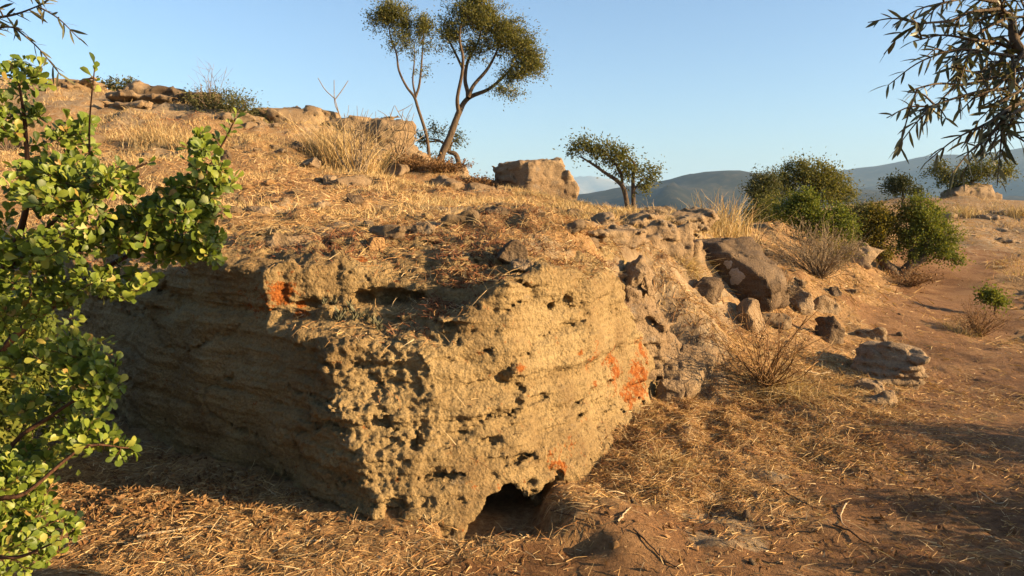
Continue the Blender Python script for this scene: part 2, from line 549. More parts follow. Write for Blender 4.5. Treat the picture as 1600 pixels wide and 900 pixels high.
def axis(lo, a, b, hi, step, g):
    mid = list(np.arange(a, b, step))
    s, x = step, b
    up = []
    while x < hi:
        up.append(x)
        s *= g
        x += s
    s, x = step, a
    dn = []
    while x > lo:
        s *= g
        x -= s
        dn.append(x)
    return np.array(dn[::-1] + mid + up)


GX = axis(-75, -3.4, 4.6, 75, 0.034, 1.033)
GY = axis(-30, 2.7, 7.5, 85, 0.034, 1.03)
GXX, GYY = np.meshgrid(GX, GY, indexing='ij')
GZ = terrain(GXX, GYY)


def grid_faces(nx, ny):
    i = np.arange(nx - 1)[:, None] * ny + np.arange(ny - 1)[None, :]
    i = i.ravel()
    return np.stack([i, i + ny, i + ny + 1, i + 1], 1)


def ground_z(x, y):
    x = np.asarray(x, dtype=float)
    y = np.asarray(y, dtype=float)
    i = np.clip(np.searchsorted(GX, x) - 1, 0, len(GX) - 2)
    j = np.clip(np.searchsorted(GY, y) - 1, 0, len(GY) - 2)
    u = (x - GX[i]) / (GX[i + 1] - GX[i])
    v = (y - GY[j]) / (GY[j + 1] - GY[j])
    return GZ[i, j] * (1 - u) * (1 - v) + GZ[i + 1, j] * u * (1 - v) + GZ[i, j + 1] * (1 - u) * v + GZ[i + 1, j + 1] * u * v


dm_g = dirt_mask(GXX, GYY)
straw_g = np.clip(1.0 - dm_g - 0.5 * sstep(0.1, 0.5, noise2(GXX, GYY, 0.8, 3, 12.0)), 0, 1)
g_me = make_mesh('ground', np.stack([GXX.ravel(), GYY.ravel(), GZ.ravel()], 1), grid_faces(len(GX), len(GY)),
                 attrs={'straw': straw_g.ravel(), 'bare': bare_mask(GXX, GYY).ravel()}, mats=[M['ground']])
tag(link('ground', g_me), kind='structure')

# valley far below and the ranges beyond
vx = axis(-9000, -100, 100, 9000, 40, 1.12)
vy = axis(-9000, -100, 100, 9000, 40, 1.12)
VX, VY = np.meshgrid(vx, vy, indexing='ij')
VZ = -40 - 30 * sstep(60, 500, np.hypot(VX, VY)) + 14 * noise2(VX, VY, 0.004, 3, 1.5)
tag(link('valley', make_mesh('valley', np.stack([VX.ravel(), VY.ravel(), VZ.ravel()], 1), grid_faces(len(vx), len(vy)), mats=[M['valley']])), kind='structure')


def ridge(name, D, prof, depth, amp, mat, n=420, m=46, seed=0.0, zlow=-75):
    prof = np.array(prof, dtype=float)
    px = np.linspace(prof[0, 0], prof[-1, 0], n)
    py = np.interp(px, prof[:, 0], prof[:, 1])
    ker = np.hanning(9)
    ker /= ker.sum()
    py = np.convolve(np.pad(py, 4, mode='edge'), ker, 'valid')
    crest = np.array([P(a, b, D) for a, b in zip(px, py)])
    t = np.linspace(-1, 1, m)
    X = crest[:, 0][:, None] + 0 * t[None, :]
    Y = D + depth * t[None, :] + 0 * X
    fall = np.abs(t) ** 1.15
    Z = crest[:, 2][:, None] * (1 - fall[None, :]) + zlow * fall[None, :]
    nz = noise2(X, Y, 3.2 / depth, 6, seed, 0.55)
    Z = Z + amp * nz * (0.04 + np.minimum(1, 2.2 * fall))
    Z = Z + amp * 0.06 * noise2(X, Y, 60.0 / depth, 2, seed + 3)
    me = make_mesh(name, np.stack([X.ravel(), Y.ravel(), Z.ravel()], 1), grid_faces(n, m), mats=[mat])
    return tag(link(name, me), kind='structure')


ridge('hills', 1300, [(-3000, 330), (200, 325), (700, 322), (820, 316), (885, 306), (930, 300), (985, 292), (1035, 281), (1090, 270), (1125, 265), (1150, 263), (1190, 270), (1260, 282), (1340, 296), (1450, 305), (1700, 312), (2500, 300), (4500, 310)],
      520, 45, M['hill'], seed=2.0)
ridge('hills', 2700, [(-3000, 330), (600, 322), (1000, 300), (1180, 284), (1260, 275), (1325, 266), (1380, 257), (1420, 248), (1447, 240), (1470, 243), (1500, 244), (1540, 240), (1575, 233), (1610, 228), (1700, 214), (1900, 225), (2600, 250), (4500, 290)],
      1000, 70, M['hill'], n=520, seed=5.0)
ridge('mountains', 7000, [(-500, 320), (300, 318), (760, 312), (820, 296), (870, 282), (890, 276), (905, 275), (925, 274), (945, 278), (965, 284), (1000, 292), (1100, 300), (1400, 300), (2200, 290)],
      1300, 130, M['mountain'], n=420, seed=9.0)

# ------------------------------------------------------------------ the main rock outcrop (a volume turned into a surface)
VH = 0.021
X0, X1, Y0, Y1, Z0, Z1 = -4.7, 1.75, 3.2, 7.0, -0.22, 1.75
nx, ny, nz = int((X1 - X0) / VH), int((Y1 - Y0) / VH), int((Z1 - Z0) / VH)
gx = X0 + VH * np.arange(nx)
gy = Y0 + VH * np.arange(ny)
gz = Z0 + VH * np.arange(nz)
BASE = np.array([(-9, 9.2), (-4.5, 7.0), (-2.5, 4.97), (-0.70, 3.56), (-0.30, 3.57), (0.10, 3.84), (0.53, 4.35), (0.97, 5.4), (1.16, 6.0), (1.2, 8), (-9, 12)])
TOP = np.array([(-9, 9.4), (-4.5, 7.1), (-2.5, 5.1), (-1.14, 3.93), (-0.58, 3.96), (-0.06, 4.14), (0.42, 4.78), (0.82, 5.6), (0.98, 6.2), (1.1, 8), (-9, 12)])


def poly_sd(x, y, poly):
    d = np.full(x.shape, 1e9)
    inside = np.zeros(x.shape, dtype=bool)
    n = len(poly)
    for k in range(n):
        a, b = poly[k], poly[(k + 1) % n]
        e = b - a
        t = np.clip(((x - a[0]) * e[0] + (y - a[1]) * e[1]) / (e @ e), 0, 1)
        d = np.minimum(d, (x - a[0] - t * e[0]) ** 2 + (y - a[1] - t * e[1]) ** 2)
        c = (a[1] > y) != (b[1] > y)
        with np.errstate(divide='ignore', invalid='ignore'):
            xi = a[0] + (y - a[1]) / (b[1] - a[1] if b[1] != a[1] else 1e-9) * e[0]
        inside ^= c & (x < xi)
    d = np.sqrt(d)
    return np.where(inside, -d, d)


XX, YY = np.meshgrid(gx, gy, indexing='ij')
top_pts = [P(*q) for q in [(430, 402, 4.42), (560, 398, 4.55), (690, 412, 4.55), (800, 432, 4.35), (770, 452, 4.16), (860, 425, 4.75), (940, 398, 5.3), (990, 430, 5.75),
                           (350, 408, 4.75), (220, 415, 5.3), (100, 420, 5.8), (640, 425, 4.5), (1010, 470, 5.9), (900, 440, 4.9)]]
T_hi = RBF(np.array(top_pts + [np.array((-0.4, 4.15, 1.02)), np.array((-3.8, 6.4, 1.2))]), lam=1e-3)(XX, YY)
T_soil = Hhill(XX, YY) - 0.05 + 0.10 * noise2(XX, YY, 1.6, 3, 7.7)
wb = sstep(4.9, 5.9, YY - 0.35 * np.maximum(-XX - 1.2, 0) * 1.2)
T_top = T_hi * (1 - wb) + T_soil * wb
yslab = np.interp(XX, [-1.6, -1.25, -0.9, -0.45, -0.32, -0.1, 0.05], [4.2, 4.33, 4.40, 4.36, 4.22, 3.9, 3.2]) + 0.06 * noise2(XX, YY, 4.0, 3, 3.3)
T_lo = np.interp(XX, [-1.2, -0.95, -0.6, -0.3, 0.0], [0.90, 0.92, 0.95, 0.99, 1.05]) + 0.05 * noise2(XX, YY, 5.0, 3, 8.8) + 0.22 * np.clip(YY - 3.95, 0, 0.5)
lowm = sstep(0.0, 0.05, yslab - YY) * (XX > -1.6) * (XX < 0.05)
T_top = T_top * (1 - lowm) + np.minimum(T_lo, T_top) * lowm
T_top = T_top + 0.05 * noise2(XX, YY, 2.3, 4, 4.1) + 0.02 * noise2(XX, YY, 9.0, 3, 2.1)
sdf = np.empty((nx, ny, nz), dtype=np.float32)
for k in range(nz):
    t = np.clip(gz[k] / 1.25, -0.2, 1.3)
    dp = poly_sd(XX, YY, BASE * (1 - t) + TOP * t)
    dt = (gz[k] - T_top) * 0.9
    # soft maximum: worn edges
    r = 0.05
    h = np.clip(0.5 + 0.5 * (dp - dt) / r, 0, 1)
    sdf[:, :, k] = dt * (1 - h) + dp * h + r * h * (1 - h)


def vox_pts(idx):
    return np.stack([gx[idx[0]], gy[idx[1]], gz[idx[2]]], 1)


def cut(c, rad, strength=1.0, wob=0.25, freq=9.0):
    """hollow out a rough ellipsoid"""
    c = np.asarray(c, dtype=float)
    rad = np.asarray(rad, dtype=float)
    lo = np.maximum(((c - rad * 1.7 - (X0, Y0, Z0)) / VH).astype(int), 0)
    hi = np.minimum(((c + rad * 1.7 - (X0, Y0, Z0)) / VH).astype(int) + 2, (nx, ny, nz))
    if np.any(hi <= lo):
        return
    a, b, cc = np.meshgrid(gx[lo[0]:hi[0]], gy[lo[1]:hi[1]], gz[lo[2]:hi[2]], indexing='ij')
    p = np.stack([a.ravel(), b.ravel(), cc.ravel()], 1)
    q = np.sqrt((((p - c) / rad) ** 2).sum(1)) + wob * perlin(p * freq + 31)
    s = (1 - q) * rad.min() * strength
    sub = sdf[lo[0]:hi[0], lo[1]:hi[1], lo[2]:hi[2]]
    np.maximum(sub, s.reshape(sub.shape), out=sub)


def ray_sdf(px, py, lo=2.6, hi=8.0):
    ds = np.arange(lo, hi, 0.008)
    pts = P(px, py, 1.0)
    o = np.array([0, 0, EYE])
    v = (pts - o)
    q = o + v * ds[:, None]
    i = ((q - (X0, Y0, Z0)) / VH).astype(int)
    ok = np.all((i >= 0) & (i < (nx, ny, nz)), axis=1)
    i = np.clip(i, 0, (nx - 1, ny - 1, nz - 1))
    s = np.where(ok, sdf[i[:, 0], i[:, 1], i[:, 2]], 1.0)
    hit = np.nonzero(s < 0)[0]
    return q[hit[0]] if len(hit) else None


# relief on the band near the surface
band = np.nonzero(np.abs(sdf) < 0.26)
bp = vox_pts(band)
dl = fbm(bp * 1.15 + 3.0, 3) * 0.10
warp = 0.05 * perlin(bp * np.array([0.9, 0.9, 2.0]) + 11)
lay = perlin(np.stack([bp[:, 0] * 0.35, bp[:, 1] * 0.35, (bp[:, 2] + warp + 0.05 * bp[:, 0]) * 13.0], 1))
lay2 = perlin(np.stack([bp[:, 0] * 0.6 + 9, bp[:, 1] * 0.6, (bp[:, 2] + warp) * 30.0], 1))
steep = sstep(0.10, 0.3, 1.2 - bp[:, 2])
dl = dl + (0.034 * lay + 0.020 * lay2) * (0.4 + 0.6 * steep)
nose = np.exp(-(((bp[:, 0] + 0.72) / 0.33) ** 2 + ((bp[:, 1] - 3.8) / 0.4) ** 2))
dl = dl + fbm(bp * np.array([5.5, 5.5, 8.0]) + 20, 3) * (0.020 + 0.030 * nose)
wq = bp + 0.05 * np.stack([perlin(bp * 8 + 1), perlin(bp * 8 + 40), perlin(bp * 8 + 80)], 1)
pits = perlin(wq * np.array([10.0, 10.0, 19.0]) + 5) * (0.6 + 0.8 * perlin(bp * 1.7 + 60))
dl = dl + np.maximum(pits - 0.28, 0) * (0.13 + 0.10 * nose)
crk = np.abs(perlin(wq * np.array([1.1, 1.1, 2.6]) + 70))
dl = dl + 0.05 * np.maximum(0, 0.035 - crk) / 0.035
sdf[band] += dl.astype(np.float32)
# cavities seen in the photograph
pc = ray_sdf(772, 800)
if pc is None:
    pc = P(772, 800, 3.9)
cut((-0.08, 4.00, -0.14), (0.17, 0.60, 0.31), 1.0, 0.5, 5)
cut((0.03, 3.80, -0.14), (0.22, 0.42, 0.22), 1.0, 0.5, 6)
cut((0.22, 3.85, -0.06), (0.14, 0.30, 0.13), 1.0, 0.5, 8)
for (px, py, rx, rz, dep) in [(900, 632, 0.055, 0.025, 0.14), (905, 650, 0.045, 0.03, 0.12), (960, 632, 0.10, 0.035, 0.09), (945, 648, 0.04, 0.02, 0.08), (822, 722, 0.16, 0.04, 0.16), (690, 745, 0.13, 0.03, 0.09), (830, 757, 0.04, 0.018, 0.07),
                              (650, 692, 0.04, 0.05, 0.07), (640, 560, 0.09, 0.04, 0.05), (690, 525, 0.15, 0.05, 0.06), (716, 537, 0.025, 0.02, 0.06), (760, 550, 0.04, 0.02, 0.06),
                              (858, 478, 0.03, 0.025, 0.07), (610, 805, 0.05, 0.04, 0.10), (930, 515, 0.14, 0.035, 0.05), (985, 560, 0.06, 0.05, 0.05), (885, 470, 0.06, 0.04, 0.04), (600, 660, 0.08, 0.05, 0.05), (770, 690, 0.10, 0.03, 0.05)]:
    q = ray_sdf(px, py)
    if q is not None:
        cut(q, (rx * 0.8, dep, rz * 0.8), 1.0, 0.6, 30)
cut((-0.75, 4.36, 1.04), (0.24, 0.15, 0.055), 1.0, 0.35, 11)      # recess under the upper slab
cut((-1.18, 4.28, 1.0), (0.12, 0.12, 0.04), 1.0, 0.35, 11)


def surface_nets(s, h=VH, org=(X0, Y0, Z0)):
    nx, ny, nz = s.shape
    sg = s < 0
    c = np.zeros((nx - 1, ny - 1, nz - 1), dtype=np.int8)
    for a in (0, 1):
        for b in (0, 1):
            for d in (0, 1):
                c += sg[a:nx - 1 + a, b:ny - 1 + b, d:nz - 1 + d]
    act = (c > 0) & (c < 8)
    ids = np.full(act.shape, -1, dtype=np.int64)
    ii = np.nonzero(act)
    n = len(ii[0])
    ids[ii] = np.arange(n)
    acc = np.zeros((n, 3))
    cnt = np.zeros(n)
    cor = [(a, b, d) for a in (0, 1) for b in (0, 1) for d in (0, 1)]
    for p in cor:
        for ax in range(3):
            if p[ax] == 1:
                continue
            q = list(p)
            q[ax] = 1
            v0 = s[ii[0] + p[0], ii[1] + p[1], ii[2] + p[2]]
            v1 = s[ii[0] + q[0], ii[1] + q[1], ii[2] + q[2]]
            m = (v0 < 0) != (v1 < 0)
            t = np.where(m, v0 / np.where(m, v0 - v1, 1), 0)
            pt = np.tile(np.array(p, dtype=float), (n, 1))
            pt[:, ax] += t
            acc += pt * m[:, None]
            cnt += m
    v = acc / np.maximum(cnt, 1)[:, None]
    v = (np.stack(ii, 1) + v) * h + np.asarray(org)
    quads = []
    for ax in range(3):
        u, w = [(1, 2), (2, 0), (0, 1)][ax]
        sl0 = [slice(1, -1)] * 3
        sl1 = [slice(1, -1)] * 3
        sl0[ax] = slice(0, -1)
        sl1[ax] = slice(1, None)
        a, b = sg[tuple(sl0)], sg[tuple(sl1)]
        e = np.nonzero(a != b)
        base = np.stack(e, 1)
        for k in range(3):
            if k != ax:
                base[:, k] += 1
        flip = ~a[e]

        def cell(du, dw):
            q = base.copy()
            q[:, u] += du
            q[:, w] += dw
            return ids[q[:, 0], q[:, 1], q[:, 2]]
        Q = np.stack([cell(-1, -1), cell(0, -1), cell(0, 0), cell(-1, 0)], 1)
        Q[flip] = Q[flip][:, ::-1]
        quads.append(Q)
    Q = np.concatenate(quads)
    Q = Q[(Q >= 0).all(1)]
    return v, Q


def subdivide(v, Q):
    e = np.concatenate([Q[:, [0, 1]], Q[:, [1, 2]], Q[:, [2, 3]], Q[:, [3, 0]]])
    es = np.sort(e, 1)
    key = es[:, 0] * (len(v) + 1) + es[:, 1]
    uk, inv = np.unique(key, return_inverse=True)
    inv = inv.ravel()
    ev = 0.5 * (v[uk // (len(v) + 1)] + v[uk % (len(v) + 1)])
    fv = v[Q].mean(1)
    n, m = len(v), len(Q)
    E = (inv + n).reshape(4, m)
    F = n + len(uk) + np.arange(m)
    V = np.concatenate([v, ev, fv])
    q = [np.stack([Q[:, k], E[k], F, E[(k - 1) % 4]], 1) for k in range(4)]
    return V, np.concatenate(q)


def vnormals(v, Q):
    n = np.cross(v[Q[:, 2]] - v[Q[:, 0]], v[Q[:, 3]] - v[Q[:, 1]])
    out = np.zeros_like(v)
    for k in range(Q.shape[1]):
        for a in range(3):
            out[:, a] += np.bincount(Q[:, k], n[:, a], minlength=len(v))
    return out / np.maximum(np.linalg.norm(out, axis=1), 1e-9)[:, None]


rv, rq = surface_nets(sdf)
cen = rv[rq].mean(1)
gzc = ground_z(cen[:, 0], cen[:, 1])
keep = (cen[:, 2] > -0.215) & (cen[:, 2] > gzc - np.where(cen[:, 1] > 4.9, 0.03, 0.16)) & (cen[:, 1] < 6.9) & (cen[:, 0] > -4.65) & (cen[:, 0] < 1.7)
rq = rq[keep]
used = np.unique(rq)
remap = np.full(len(rv), -1)
remap[used] = np.arange(len(used))
rv, rq = rv[used], remap[rq]
rv, rq = subdivide(rv, rq)
rn = vnormals(rv, rq)
nose = np.exp(-(((rv[:, 0] + 0.70) / 0.32) ** 2 + ((rv[:, 1] - 3.8) / 0.35) ** 2))
fine = fbm(rv * np.array([24.0, 24.0, 34.0]), 3, 0.65) * (0.008 + 0.010 * nose)
fine = fine - np.maximum(perlin(rv * np.array([26.0, 26.0, 44.0]) + 8 + 0.8 * perlin(rv * 20.0)[:, None]) - 0.22, 0) * (0.020 + 0.024 * nose)
lam = sstep(-0.1, 0.35, perlin(np.stack([rv[:, 0] * 0.8, rv[:, 1] * 0.8, rv[:, 2] * 3.0], 1) + 4))
fine = fine + (0.004 + 0.008 * lam) * perlin(np.stack([rv[:, 0] * 4, rv[:, 1] * 4, (rv[:, 2] + 0.04 * rv[:, 0]) * 58], 1))
rv = rv + rn * fine[:, None]
lich = np.zeros(len(rv))
for (px, py, r, s) in [(1000, 595, 0.18, 0.8), (960, 575, 0.17, 0.7), (930, 560, 0.12, 0.55), (1005, 545, 0.14, 0.7), (985, 615, 0.13, 0.75), (815, 573, 0.035, 0.9), (845, 590, 0.03, 0.6), (870, 725, 0.10, 0.55), (890, 700, 0.07, 0.5), (565, 407, 0.05, 0.9),
                       (440, 455, 0.09, 0.9), (470, 490, 0.06, 0.9), (400, 470, 0.12, 0.5), (470, 470, 0.05, 0.8), (1015, 520, 0.05, 0.8), (905, 550, 0.03, 0.6), (690, 490, 0.03, 0.6), (620, 440, 0.03, 0.5), (930, 600, 0.05, 0.4)]:
    q = ray_sdf(px, py)
    if q is not None:
        lich = np.maximum(lich, s * np.exp(-((((rv - q) / r) ** 2).sum(1)) ** 1.5))
rock_me = make_mesh('rock_outcrop', rv, rq, attrs={'lichen': lich}, mats=[M['rock']])
tag(link('rock_outcrop', rock_me), 'big pale sandstone outcrop with pitted sunlit face, shaded left side and orange lichen', 'rock outcrop')

# height raster of rock + ground for everything that lies on top
topk = np.where((sdf < 0).any(2), Z0 + VH * (nz - 1 - np.argmax((sdf < 0)[:, :, ::-1], axis=2)) + 0.5 * VH, -9.0)


def surf_z(x, y):
    x = np.asarray(x, dtype=float)
    y = np.asarray(y, dtype=float)
    z = ground_z(x, y)
    i = np.round((x - X0) / VH).astype(int)
    j = np.round((y - Y0) / VH).astype(int)
    ok = (i >= 0) & (j >= 0) & (i < nx) & (j < ny)
    r = np.where(ok, topk[np.clip(i, 0, nx - 1), np.clip(j, 0, ny - 1)], -9.0)
    return np.maximum(z, r)


def hit(px, py, lo=2.0, hi=60.0):
    """where the ray through a photo pixel meets ground or rock"""
    o = np.array([0, 0, EYE])
    v = P(px, py, 1.0) - o
    d = np.concatenate([np.arange(lo, 9, 0.01), np.arange(9, hi, 0.03)])
    q = o + v * d[:, None]
    k = np.nonzero(q[:, 2] <= surf_z(q[:, 0], q[:, 1]))[0]
    return q[k[0]] if len(k) else None


#@@PART2@@
# ------------------------------------------------------------------ loose and standing rocks
def ico(sub):
    import bmesh
    bm = bmesh.new()
    bmesh.ops.create_icosphere(bm, subdivisions=sub, radius=1.0)
    v = np.array([q.co[:] for q in bm.verts])
    f = np.array([[q.index for q in t.verts] for t in bm.faces])
    bm.free()
    return v, f


ICO = {k: ico(k) for k in (2, 3, 4, 5)}


def cells(p, seed):
    """cellular pattern: distance to the nearest cell wall (about) and a random number for each cell"""
    i = np.floor(p).astype(np.int64)
    f1 = np.full(len(p), 9.0)
    f2 = np.full(len(p), 9.0)
    rid = np.zeros(len(p))
    for a in (-1, 0, 1):
        for b in (-1, 0, 1):
            for c in (-1, 0, 1):
                q = i + (a, b, c)
                h = (q[:, 0] * 73856093 ^ q[:, 1] * 19349663 ^ q[:, 2] * 83492791 ^ (seed * 2654435761 % 1000003)) & 0x7fffffff
                r0 = ((h * 1103515245 + 12345) >> 8 & 0xffff) / 65535.0
                r1 = ((h * 22695477 + 1) >> 7 & 0xffff) / 65535.0
                r2 = ((h * 69069 + 5) >> 6 & 0xffff) / 65535.0
                d = np.sqrt((q[:, 0] + r0 - p[:, 0]) ** 2 + (q[:, 1] + r1 - p[:, 1]) ** 2 + (q[:, 2] + r2 - p[:, 2]) ** 2)
                new = d < f1
                f2 = np.where(new, f1, np.minimum(f2, d))
                rid = np.where(new, (h >> 3 & 0xfff) / 4095.0, rid)
                f1 = np.where(new, d, f1)
    return f2 - f1, rid


def rock_shape(dims, seed, sub=4, cuts=9, rough=0.07, boxy=0.45, strata=0.0, planes=(), crack=1.0, step=1.0):
    """a broken block: rounded box, chipped by planes, split into angular pieces along cracks"""
    r = np.random.default_rng(seed)
    dims = np.asarray(dims, dtype=float)
    m = dims.max()
    h = m / {2: 9, 3: 18, 4: 25, 5: 40}[sub]
    half = dims / 2
    ext = half + 0.14 * m
    n = np.ceil(2 * ext / h).astype(int) + 2
    ax_ = [-ext[k] + h * np.arange(n[k]) for k in range(3)]
    a, b, c = np.meshgrid(*ax_, indexing='ij')
    p = np.stack([a.ravel(), b.ravel(), c.ravel()], 1)
    o = r.uniform(0, 50, 3)
    q = p / m
    w = p + 0.04 * m * np.stack([perlin(q * 2.2 + o), perlin(q * 2.2 + o + 20), perlin(q * 2.2 + o + 40)], 1)
    e = 2.2 + 6.0 * boxy ** 2
    k = (np.abs(w / half) ** e).sum(1) ** (1 / e)
    d = (k - 1) * half.min()
    for _ in range(cuts):
        nn = r.normal(size=3)
        nn /= np.linalg.norm(nn)
        d = np.maximum(d, (w / half) @ nn * half.min() - r.uniform(0.55, 0.9) * half.min())
    for nn, dd in planes:
        nn = np.array(nn, dtype=float)
        nn /= np.linalg.norm(nn)
        d = np.maximum(d, ((w / half) @ nn - dd) * half.min())
    band = np.nonzero(np.abs(d) < 0.16 * m)[0]
    pb = q[band]
    flat = np.array([1.0, 1.0, 1.6 + 26 * strata])
    wall, rid = cells((pb + 0.05 * np.stack([perlin(pb * 5 + o), perlin(pb * 5 + o + 9), perlin(pb * 5 + o + 30)], 1)) * 2.6 * flat + o, seed)
    dd = step * m * 0.055 * (rid - 0.4)
    dd = dd + crack * m * 0.022 * np.maximum(0, 0.07 - wall) / 0.07
    dd = dd + m * rough * (0.5 * fbm(pb * 3.0 + o, 3, 0.6) + 0.22 * fbm(pb * 13.0 + o, 2, 0.6))
    if strata:
        dd = dd + m * strata * perlin(np.stack([pb[:, 0], pb[:, 1], pb[:, 2] * 16], 1) + o)
    d[band] += dd
    s3 = d.reshape(tuple(n)).astype(np.float32)
    s3[0], s3[-1], s3[:, 0], s3[:, -1], s3[:, :, 0], s3[:, :, -1] = 1, 1, 1, 1, 1, 1
    return surface_nets(s3, h, -ext)


def put_rock(name, label, pos, dims, rz=0.0, tilt=(0, 0), seed=1, mat='rock_far', embed=0.3, cat='rock', group=None, **kw):
    v, f = rock_shape(dims, seed, **kw)
    me = make_mesh(name, v, f, mats=[M[mat]])
    lo = v[:, 2].min()
    o = link(name, me)
    z = pos[2] - lo - embed * dims[2]
    o.location = (pos[0], pos[1], z)
    o.rotation_euler = (tilt[0], tilt[1], rz)
    return tag(o, label, cat, group)


def at_px(px, py, d=None):
    q = hit(px, py)
    if d is not None or q is None:
        p = P(px, py, d if d else 12)
        return np.array([p[0], p[1], float(surf_z(p[0], p[1]))])
    return q


def rock_px(name, label, px, py, w, h, dep=None, d=None, **kw):
    """rock whose foot is at photo pixel (px, py), w x h photo pixels in size"""
    p = at_px(px, py, d)
    k = p[1] / FPX
    ww, hh = w * k, h * k
    em = min(0.75, kw.pop('embed', 0.3) + 0.08)
    dims = (ww, dep if dep else ww * 0.8, hh / (1 - em))
    p = p + np.array([0, dims[1] * 0.35, 0])
    return put_rock(name, label, p, dims, embed=em, **kw)


# remnant of rock standing on the crest
p = P(836, 300, 14.8)
v, f = rock_shape((1.50, 1.2, 1.22), 31, sub=5, cuts=0, rough=0.07, boxy=1.0, strata=0.02, planes=[((-0.9, -0.5, 0.1), 0.98), ((-0.08, 0, 1), 0.86), ((0.9, -0.2, 0.35), 1.0)], step=0.7)
o = link('standing_rock', make_mesh('standing_rock', v, f, mats=[M['rock_far']]))
o.location = (p[0], p[1] + 0.25, p[2] + 0.12)
o.rotation_euler = (0.0, R(-3), R(18))
tag(o, 'flat-topped block of weathered sandstone standing alone on the crest against the sky', 'rock')
rock_px('rock', 'low crumbling stone just right of the flat-topped block on the crest', 897, 328, 46, 24, d=14.2, seed=5, rough=0.09)
rock_px('boulder', 'dark boulder with a pale round lichen spot on its shaded face', 1168, 452, 170, 82, dep=1.0, d=8.35, seed=44, mat='rock_dark', embed=0.22, sub=5, boxy=0.95, cuts=1, rough=0.035, rz=R(-44), strata=0.008, step=0.5,
        planes=[((0.75, -0.1, 0.7), 0.72)])
boulder = bpy.data.objects['boulder']


def spot_on(o, px, py, rad, seed):
    """crust of pale lichen following the surface of a rock"""
    bpy.context.view_layer.update()
    inv = o.matrix_world.inverted()
    eye = inv @ Vector((0, 0, EYE))
    d = (inv @ Vector(P(px, py, 8.0)) - eye).normalized()
    ok, c, n, _ = o.ray_cast(eye, d)
    if not ok:
        return
    u = n.orthogonal().normalized()
    w = n.cross(u)
    V, F = [], []
    rr = np.random.default_rng(seed)
    ph = rr.uniform(0, 6.28, 4)
    K, Rn = 28, 5
    for i in range(Rn + 1):
        for j in range(K):
            a = j / K * 6.2832
            e = rad * i / Rn * (1 + 0.14 * math.sin(3 * a + ph[0]) + 0.10 * math.sin(5 * a + ph[1]) + 0.07 * math.sin(9 * a + ph[2]))
            p_ = c + (u * math.cos(a) + w * math.sin(a)) * e
            h_, l_, n_, _ = o.ray_cast(p_ + n * 0.15, -n)
            q_ = (l_ if h_ and (l_ - p_).length < 0.1 else p_) + n * (0.007 if i < Rn else -0.002)
            V.append(q_[:])
    for i in range(Rn):
        for j in range(K):
            k = (j + 1) % K
            F.append((i * K + j, (i + 1) * K + j, (i + 1) * K + k, i * K + k))
    link('lichen_spot', make_mesh('lichen_spot', np.array(V), np.array(F), mats=[M['pale_lichen']]), o)


spot_on(boulder, 1150, 432, 0.095, 3)
spot_on(boulder, 1138, 413, 0.05, 5)
rock_px('rock', 'grey boulder half hidden behind the dry brush left of the forked green tree', 1345, 432, 76, 40, d=13.4, seed=8, mat='rock_grey', boxy=0.7)
rock_px('rock', 'dark lichen-spotted stone sitting on the lit rim of the outcrop', 798, 430, 56, 40, seed=12, mat='rock_dark', embed=0.15, boxy=0.3, d=4.5)
rock_px('rock', 'smaller knobbly dark stone in front of the stone on the outcrop rim', 816, 447, 36, 20, seed=13, mat='rock_grey', embed=0.2, d=4.38)
rock_px('rock', 'square ochre stone lying on top of the upper slab', 586, 402, 27, 19, seed=14, mat='stone_orange', embed=0.12, boxy=0.95, cuts=2, rough=0.02, rz=0.3, d=4.75)
rock_px('rock', 'broad pale hump of rock at the left end of the upper slab', 445, 402, 90, 30, seed=15, mat='rock_far', embed=0.4, d=4.75, rough=0.09)
rock_px('rock', 'pale wedge-shaped stone leaning in the red stonecrop on the ledge', 665, 366, 44, 20, seed=16, mat='rock_far', embed=0.15, tilt=(0.1, -0.35), boxy=0.8, dep=0.12)
rock_px('rock', 'dark round stone in the grass beside a pale bare patch', 551, 318, 30, 16, seed=17, mat='rock_dark', embed=0.2)
rock_px('rock', 'two-toned stone in dry grass below the bare shrub', 517, 288, 26, 18, seed=18, mat='rock_grey')
rock_px('rock', 'dark stone at the right tip of the leafy bush, lower of two', 345, 300, 32, 16, seed=19, mat='rock_dark')
rock_px('rock', 'dark stone at the right tip of the leafy bush, upper of two', 350, 252, 20, 20, seed=20, mat='rock_dark')
rock_px('rock', 'flat grey slab in the grass under the hillside ledge', 462, 234, 44, 14, seed=21, mat='rock_dark', boxy=0.8)
rock_px('rock', 'flat grey stone sunk in the straw at mid slope', 405, 330, 40, 12, seed=22, mat='rock_grey', embed=0.5)
rock_px('rock', 'low grey slab beside the dark round stone on the slope', 490, 325, 60, 14, seed=23, mat='rock_grey', embed=0.5)
rock_px('rock', 'dark broken ledge of stone in the stonecrop left of the standing block', 775, 335, 50, 15, seed=24, mat='rock_dark', embed=0.4, rough=0.1)
rock_px('rock', 'grey jagged stone on the ledge under the small leaning tree', 945, 352, 60, 18, seed=25, mat='rock_grey', embed=0.4, rough=0.1)
rock_px('rock', 'dark mossy rock right of the small leaning tree', 1035, 348, 60, 24, seed=26, mat='rock_grey', embed=0.4, d=11.2)
rock_px('rock', 'long broken grey rock running down the right shoulder of the outcrop', 985, 425, 46, 56, dep=0.5, seed=27, mat='rock_grey', embed=0.35, tilt=(0.2, 0.5), rough=0.09, d=6.3)
rock_px('rock', 'grey cracked rock above the shoulder of the outcrop', 960, 385, 66, 24, seed=28, mat='rock_grey', embed=0.4, rough=0.1, d=7.0)
